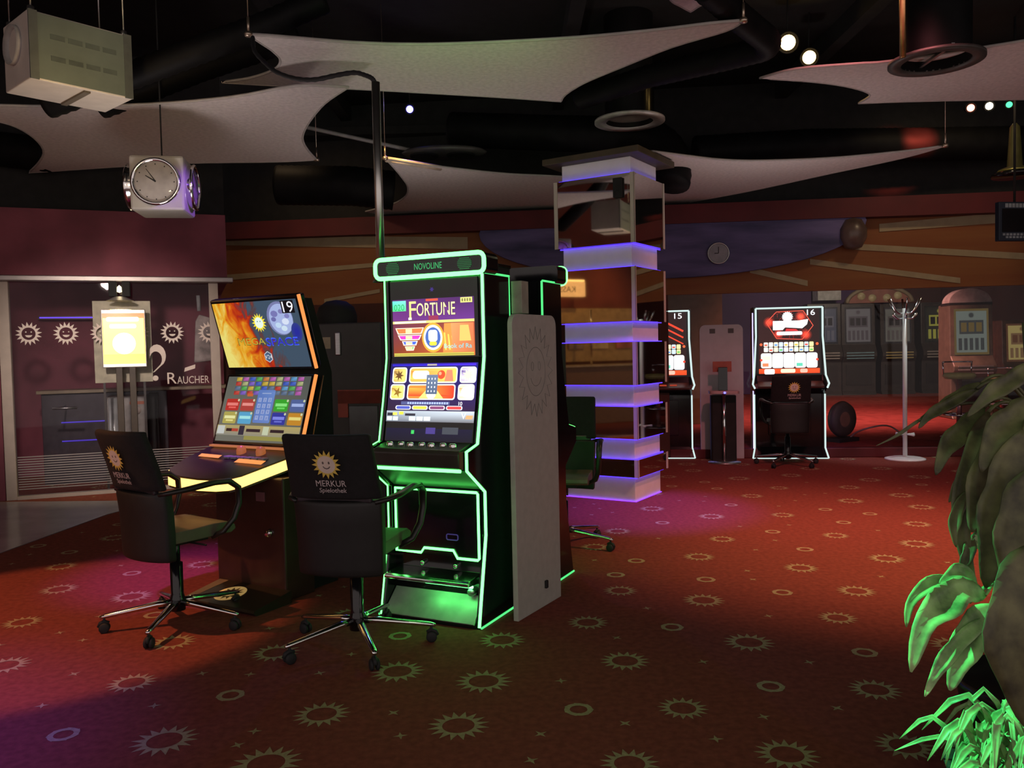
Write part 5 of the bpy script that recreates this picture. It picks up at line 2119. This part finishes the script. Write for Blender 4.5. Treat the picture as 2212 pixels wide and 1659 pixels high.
def leaf(mb, path, w, fold=.25, curl=0.0, mi=0, face=None, nseg=14):
    """blade along a smooth path, width profile pointed at both ends, folded at the midrib"""
    P3 = [Vector(p) for p in path]
    sm = []
    m_ = len(P3) - 1
    for i in range(nseg + 1):
        u = i / nseg * m_
        k = min(int(u), m_ - 1)
        f = u - k
        p0, p1, p2, p3 = P3[max(0, k - 1)], P3[k], P3[k + 1], P3[min(m_, k + 2)]
        sm.append(.5 * (2 * p1 + (p2 - p0) * f + (2 * p0 - 5 * p1 + 4 * p2 - p3) * f * f + (3 * p1 - p0 - 3 * p2 + p3) * f ** 3))
    vs, fs = [], []
    face = Vector(face) if face else Vector((0, -1, .2))
    for i, p in enumerate(sm):
        a, b = sm[max(0, i - 1)], sm[min(nseg, i + 1)]
        tdir = (b - a).normalized()
        s = tdir.cross(face).normalized()
        nrm = s.cross(tdir).normalized()
        u = i / nseg
        ww = w * .62 * (math.sin(PI * min(1, u * .97 + .02)) ** .75) * (1.08 - .45 * u) * (1 + .10 * math.sin(u * 17 + len(path)))
        for q in (-1, -.55, 0, .55, 1):
            z = fold * ww * (abs(q) ** 1.3) + .05 * ww * math.sin(9 * u + 3 * q)
            vs.append(p + s * (ww * .5 * q) + nrm * (z - curl * u * u))
    for i in range(nseg):
        for q in range(4):
            o = i * 5 + q
            fs.append((o, o + 1, o + 6, o + 5))
    mb.add(vs, fs, mi, True)


def px_path(pts):
    return [at_y(*q) for q in pts]


def solid(ob, th=.002):
    md = ob.modifiers.new('thickness', 'SOLIDIFY')
    md.thickness = th
    return ob


pc = Vector((1.70, 2.64, 0))
t = thing('potted_plant', 'large leafy potted plant with drooping brownish leaves, nearest on the right', 'plant', pc)
inv = -pc
mb = MB()
mb.lathe([(0, 0), (.20, 0), (.25, .30), (.27, .33), (.25, .34), (.23, .30), (0, .29)], 28)
mb.build('pot', mat('pot_black', (.012, .011, .011), .4), t)
mb = MB()
mb.M = Matrix.Translation(inv)
for k, (x, y) in enumerate(((0, 0), (.03, .03), (-.025, .02))):
    mb.tube([pc + Vector((x * 2, y * 2, .28)), pc + Vector((x - .03, y - .03, .75)), pc + Vector((x - .08, y - .07, 1.15)), pc + Vector((x - .14, y - .12, 1.50 - .12 * k))], [.017, .015, .012, .008], 8)


def petiole(mb, start):
    p = Vector(start)
    z = max(.36, min(1.36, p.z - .06))
    u = (z - .28) / 1.2
    q = pc + Vector((-.14 * u, -.12 * u, z))
    m_ = (p + q) / 2 + Vector((0, 0, .10))
    mb.tube(bend(q, m_, p, 8), .0055, 6)


mb.build('stem', mat('stem_brown', (.05, .05, .022), .6), t)
big = [
    # long thin leaf pointing left with its whip-like tip
    ([(2120, 828, 2.55), (2080, 852, 2.5), (2035, 880, 2.45), (1985, 908, 2.4)], .075),
    ([(2010, 893, 2.42), (1975, 915, 2.4), (1935, 942, 2.4), (1893, 963, 2.4)], .016),
    ([(2110, 840, 2.5), (2060, 868, 2.45), (2010, 895, 2.4), (1985, 925, 2.38)], .06),
    ([(2125, 880, 2.45), (2085, 925, 2.4), (2045, 965, 2.35), (2022, 1026, 2.32)], .11),
    ([(2135, 890, 2.4), (2110, 960, 2.35), (2085, 1060, 2.3), (2078, 1160, 2.28), (2106, 1270, 2.26)], .12),
    ([(2100, 990, 2.4), (2072, 1040, 2.35), (2050, 1085, 2.33)], .05),
    ([(2190, 900, 2.3), (2150, 980, 2.28), (2115, 1070, 2.25), (2100, 1150, 2.22)], .17),
    ([(2212, 930, 2.2), (2180, 1040, 2.2), (2150, 1140, 2.18), (2130, 1270, 2.18)], .22),
    ([(2230, 860, 2.3), (2200, 900, 2.28), (2150, 940, 2.25), (2120, 1020, 2.22)], .16),
    ([(2090, 1060, 2.3), (2070, 1100, 2.28), (2060, 1140, 2.26), (2066, 1182, 2.25)], .06),
    ([(2240, 1010, 2.15), (2210, 1100, 2.12), (2190, 1190, 2.1), (2180, 1290, 2.1)], .22),
    ([(2100, 1160, 2.28), (2090, 1200, 2.26), (2070, 1235, 2.25)], .06),
    ([(2240, 780, 2.4), (2190, 820, 2.38), (2140, 850, 2.36), (2090, 900, 2.35)], .10),
    ([(2245, 1180, 1.95), (2215, 1260, 1.92), (2195, 1370, 1.9), (2205, 1480, 1.9), (2250, 1600, 1.9)], .27),
]
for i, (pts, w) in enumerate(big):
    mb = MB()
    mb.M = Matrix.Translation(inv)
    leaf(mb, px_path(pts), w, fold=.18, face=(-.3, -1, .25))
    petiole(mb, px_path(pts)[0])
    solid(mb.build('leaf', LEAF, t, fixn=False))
low = [
    ([(2128, 1285, 2.2), (2080, 1275, 2.15), (2040, 1305, 2.1), (1995, 1350, 2.05), (1968, 1452, 2.02)], .15),
    ([(2095, 1300, 2.25), (2050, 1258, 2.22), (2010, 1262, 2.2), (1968, 1300, 2.18), (1958, 1355, 2.16)], .07),
    ([(2150, 1310, 2.12), (2110, 1350, 2.08), (2075, 1420, 2.05), (2052, 1492, 2.03)], .14),
    ([(2110, 1290, 2.25), (2085, 1240, 2.22), (2060, 1238, 2.2), (2030, 1260, 2.18)], .08),
    ([(2140, 1330, 2.1), (2080, 1380, 2.05), (2030, 1440, 2.02), (1998, 1505, 2.0)], .07),
    ([(2212, 1210, 2.2), (2190, 1230, 2.2), (2165, 1245, 2.2)], .05),
    ([(2130, 1200, 2.3), (2108, 1165, 2.28), (2098, 1185, 2.27)], .05),
]
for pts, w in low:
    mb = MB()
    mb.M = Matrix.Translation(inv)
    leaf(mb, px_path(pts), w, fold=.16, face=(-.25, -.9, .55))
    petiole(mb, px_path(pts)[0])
    solid(mb.build('leaf', LEAF_LIT, t, fixn=False))
# bushy spray of narrow leaves low down, its own pot
gp = Vector((1.30, 2.34, 0))
gp = Vector((1.355, 2.24, 0))
t = thing('potted_grass_plant', 'bushy narrow-leaved green plant at the foot of the large plant', 'plant', (gp.x, gp.y, 0))
mb = MB()
mb.lathe([(0, 0), (.13, 0), (.16, .24), (.17, .27), (.15, .27), (0, .24)], 24)
mb.build('pot', mat('pot_dark', (.016, .014, .013), .5), t)
random.seed(11)
mb = MB()
mb.M = Matrix.Translation(Vector((-gp.x, -gp.y, 0)))
for k in range(150):
    r0 = random.random()
    b = Vector((gp.x + random.uniform(-.10, .12), gp.y + random.uniform(-.10, .10), .25 + .06 * random.random()))
    a = random.uniform(-2.9, .35) if k % 3 else random.uniform(-PI, PI)
    L = random.uniform(.10, .26)
    d = Vector((math.cos(a), math.sin(a) * .8, 0))
    h = random.uniform(.0, .17)
    leaf(mb, [b, b + d * L * .5 + Zv * h, b + d * L + Zv * (h * random.uniform(.1, .7) - .03)], random.uniform(.024, .046), fold=.2, face=(-.3, -.6, .8), nseg=6)
solid(mb.build('foliage', LEAF_LIT, t, fixn=False), .001)

# ================================================================== LIGHT
wd = bpy.data.worlds.new('world')
SC.world = wd
wd.use_nodes = True
wb = wd.node_tree.nodes['Background']
wb.inputs['Color'].default_value = (1.0, .84, .80, 1)
wb.inputs['Strength'].default_value = .72

# coloured ceiling spots over the carpet
spot('orange_pool', (3.6, 4.4, 4.4), (2.75, 5.9, 0), (1.0, .48, .24), 1050, 60, 1.0, .12)
spot('red_pool', (2.5, 5.5, 4.4), (3.1, 8.3, 0), (1.0, .26, .28), 420, 75, 1.0, .12)
spot('amber_left', (-3.9, 3.5, 4.4), (-2.75, 4.5, 0), (1.0, .36, .14), 520, 34, .25, .05)
spot('magenta_left', (-1.6, 4.9, 4.3), (-2.15, 5.55, 0), (.50, .07, 1.0), 620, 26, .9, .08)
spot('blue_corner', (-2.6, 2.2, 3.9), (-2.75, 2.75, 0), (.20, .06, 1.0), 620, 46, 1.0, .08)
spot('green_plant', (-1.0, 3.1, 3.3), (1.12, 2.10, .50), (.10, 1.0, .36), 1450, 13.5, .3, .03)
spot('green_sail', (-.3, 4.6, 2.6), (-.3, 5.95, 3.6), (.45, 1.0, .30), 34, 70, 1.0, .05)
spot('green_floor', (.9, 1.2, 4.2), (.75, 2.9, 0), (.45, 1.0, .35), 40, 55, 1.0, .1)
spot('amber_sail', at_y(1748, 135, 8.2), at_z(1860, 195, 3.7), (1.0, .55, .15), 16, 60, .9, .04)
spot('red_duct', at_y(2060, 240, 9.0), at_y(1985, 300, 9.75), (1.0, .10, .06), 260, 36, .9, .04)
spot('warm_cleaner', at_z(215, 260, 2.75), at_z(215, 200, 3.3), (1.0, .68, .30), 22, 95, .9, .04)
spot('blue_ceiling', at_y(885, 236, 8.9), (-.9, 4.5, 1.0), (.12, .10, 1.0), 60, 60, .9, .05)
spot('violet_clock', (.2, 5.6, 3.2), (-2.1, 6.3, 2.7), (.35, .10, 1.0), 400, 12, .6, .04)
spot('warm_clock', (-2.6, 4.2, 4.3), (-2.35, 6.3, 2.7), (1.0, .8, .6), 12, 20, .8, .05)
spot('back_red', (6.0, 13.5, 4.2), (5.6, 15.5, 0), (1.0, .36, .30), 1500, 100, 1.0, .2)
spot('back_warm', (8.0, 15.0, 4.2), (8.2, 21.0, 1.6), (1.0, .8, .6), 650, 75, 1.0, .2)
spot('cash_warm', (-4.6, 3.4, 4.3), (-6.4, 3.6, 1.8), (1.0, .62, .22), 140, 70, .9, .1)
spot('booth_fill', (-3.2, 5.2, 2.6), (-4.25, 9.0, 1.25), (1.0, .82, .70), 430, 44, .9, .1)  # unseen fill, added to light the booth glass and its stickers
for i_, (x_, y_, z_, e_) in enumerate(((-2.4, 5.6, 1.95, 32), (.3, 6.6, 1.95, 4), (2.6, 8.0, 1.9, 22), (-.9, 7.9, 1.9, 18), (4.0, 6.6, 1.9, 6), (.6, 4.2, 2.0, 4))):
    spot('sail_fill', (x_, y_, z_), (x_, y_, 4), (1.0, .90, .86), e_, 165, 1.0, .15)  # bodiless fill lights, added to brighten the sails from below
spot('pillar_wash', (.9, 6.6, 4.4), (1.15, 7.35, 0), (.22, .06, 1.0), 900, 30, .8, .06)
spot('amber_fold', (-1.3, 6.9, 4.3), (-.95, 7.85, 3.32), (1.0, .55, .18), 600, 24, .8, .05)
spot('white_spot', at_y(2137, 231, 9.5), Vector((sx_.x, sx_.y - .05, .9)), (.85, 1.0, 1.0), 160, 26, .8, .04)
spot('mural_warm', (4.8, 8.2, 4.5), (5.2, 10.4, 2.6), (1.0, .72, .42), 60, 85, 1.0, .15)
spot('mural_warm_left', (-2.6, 9.2, 4.3), (-2.4, 11.0, 2.6), (1.0, .66, .36), 40, 90, 1.0, .15)

# ------------------------------------------------------------------ view
SC.view_settings.view_transform = 'Standard'
SC.view_settings.look = 'None'
SC.view_settings.gamma = 1.0
SC.view_settings.use_curve_mapping = False
SC.view_settings.exposure = 0.0
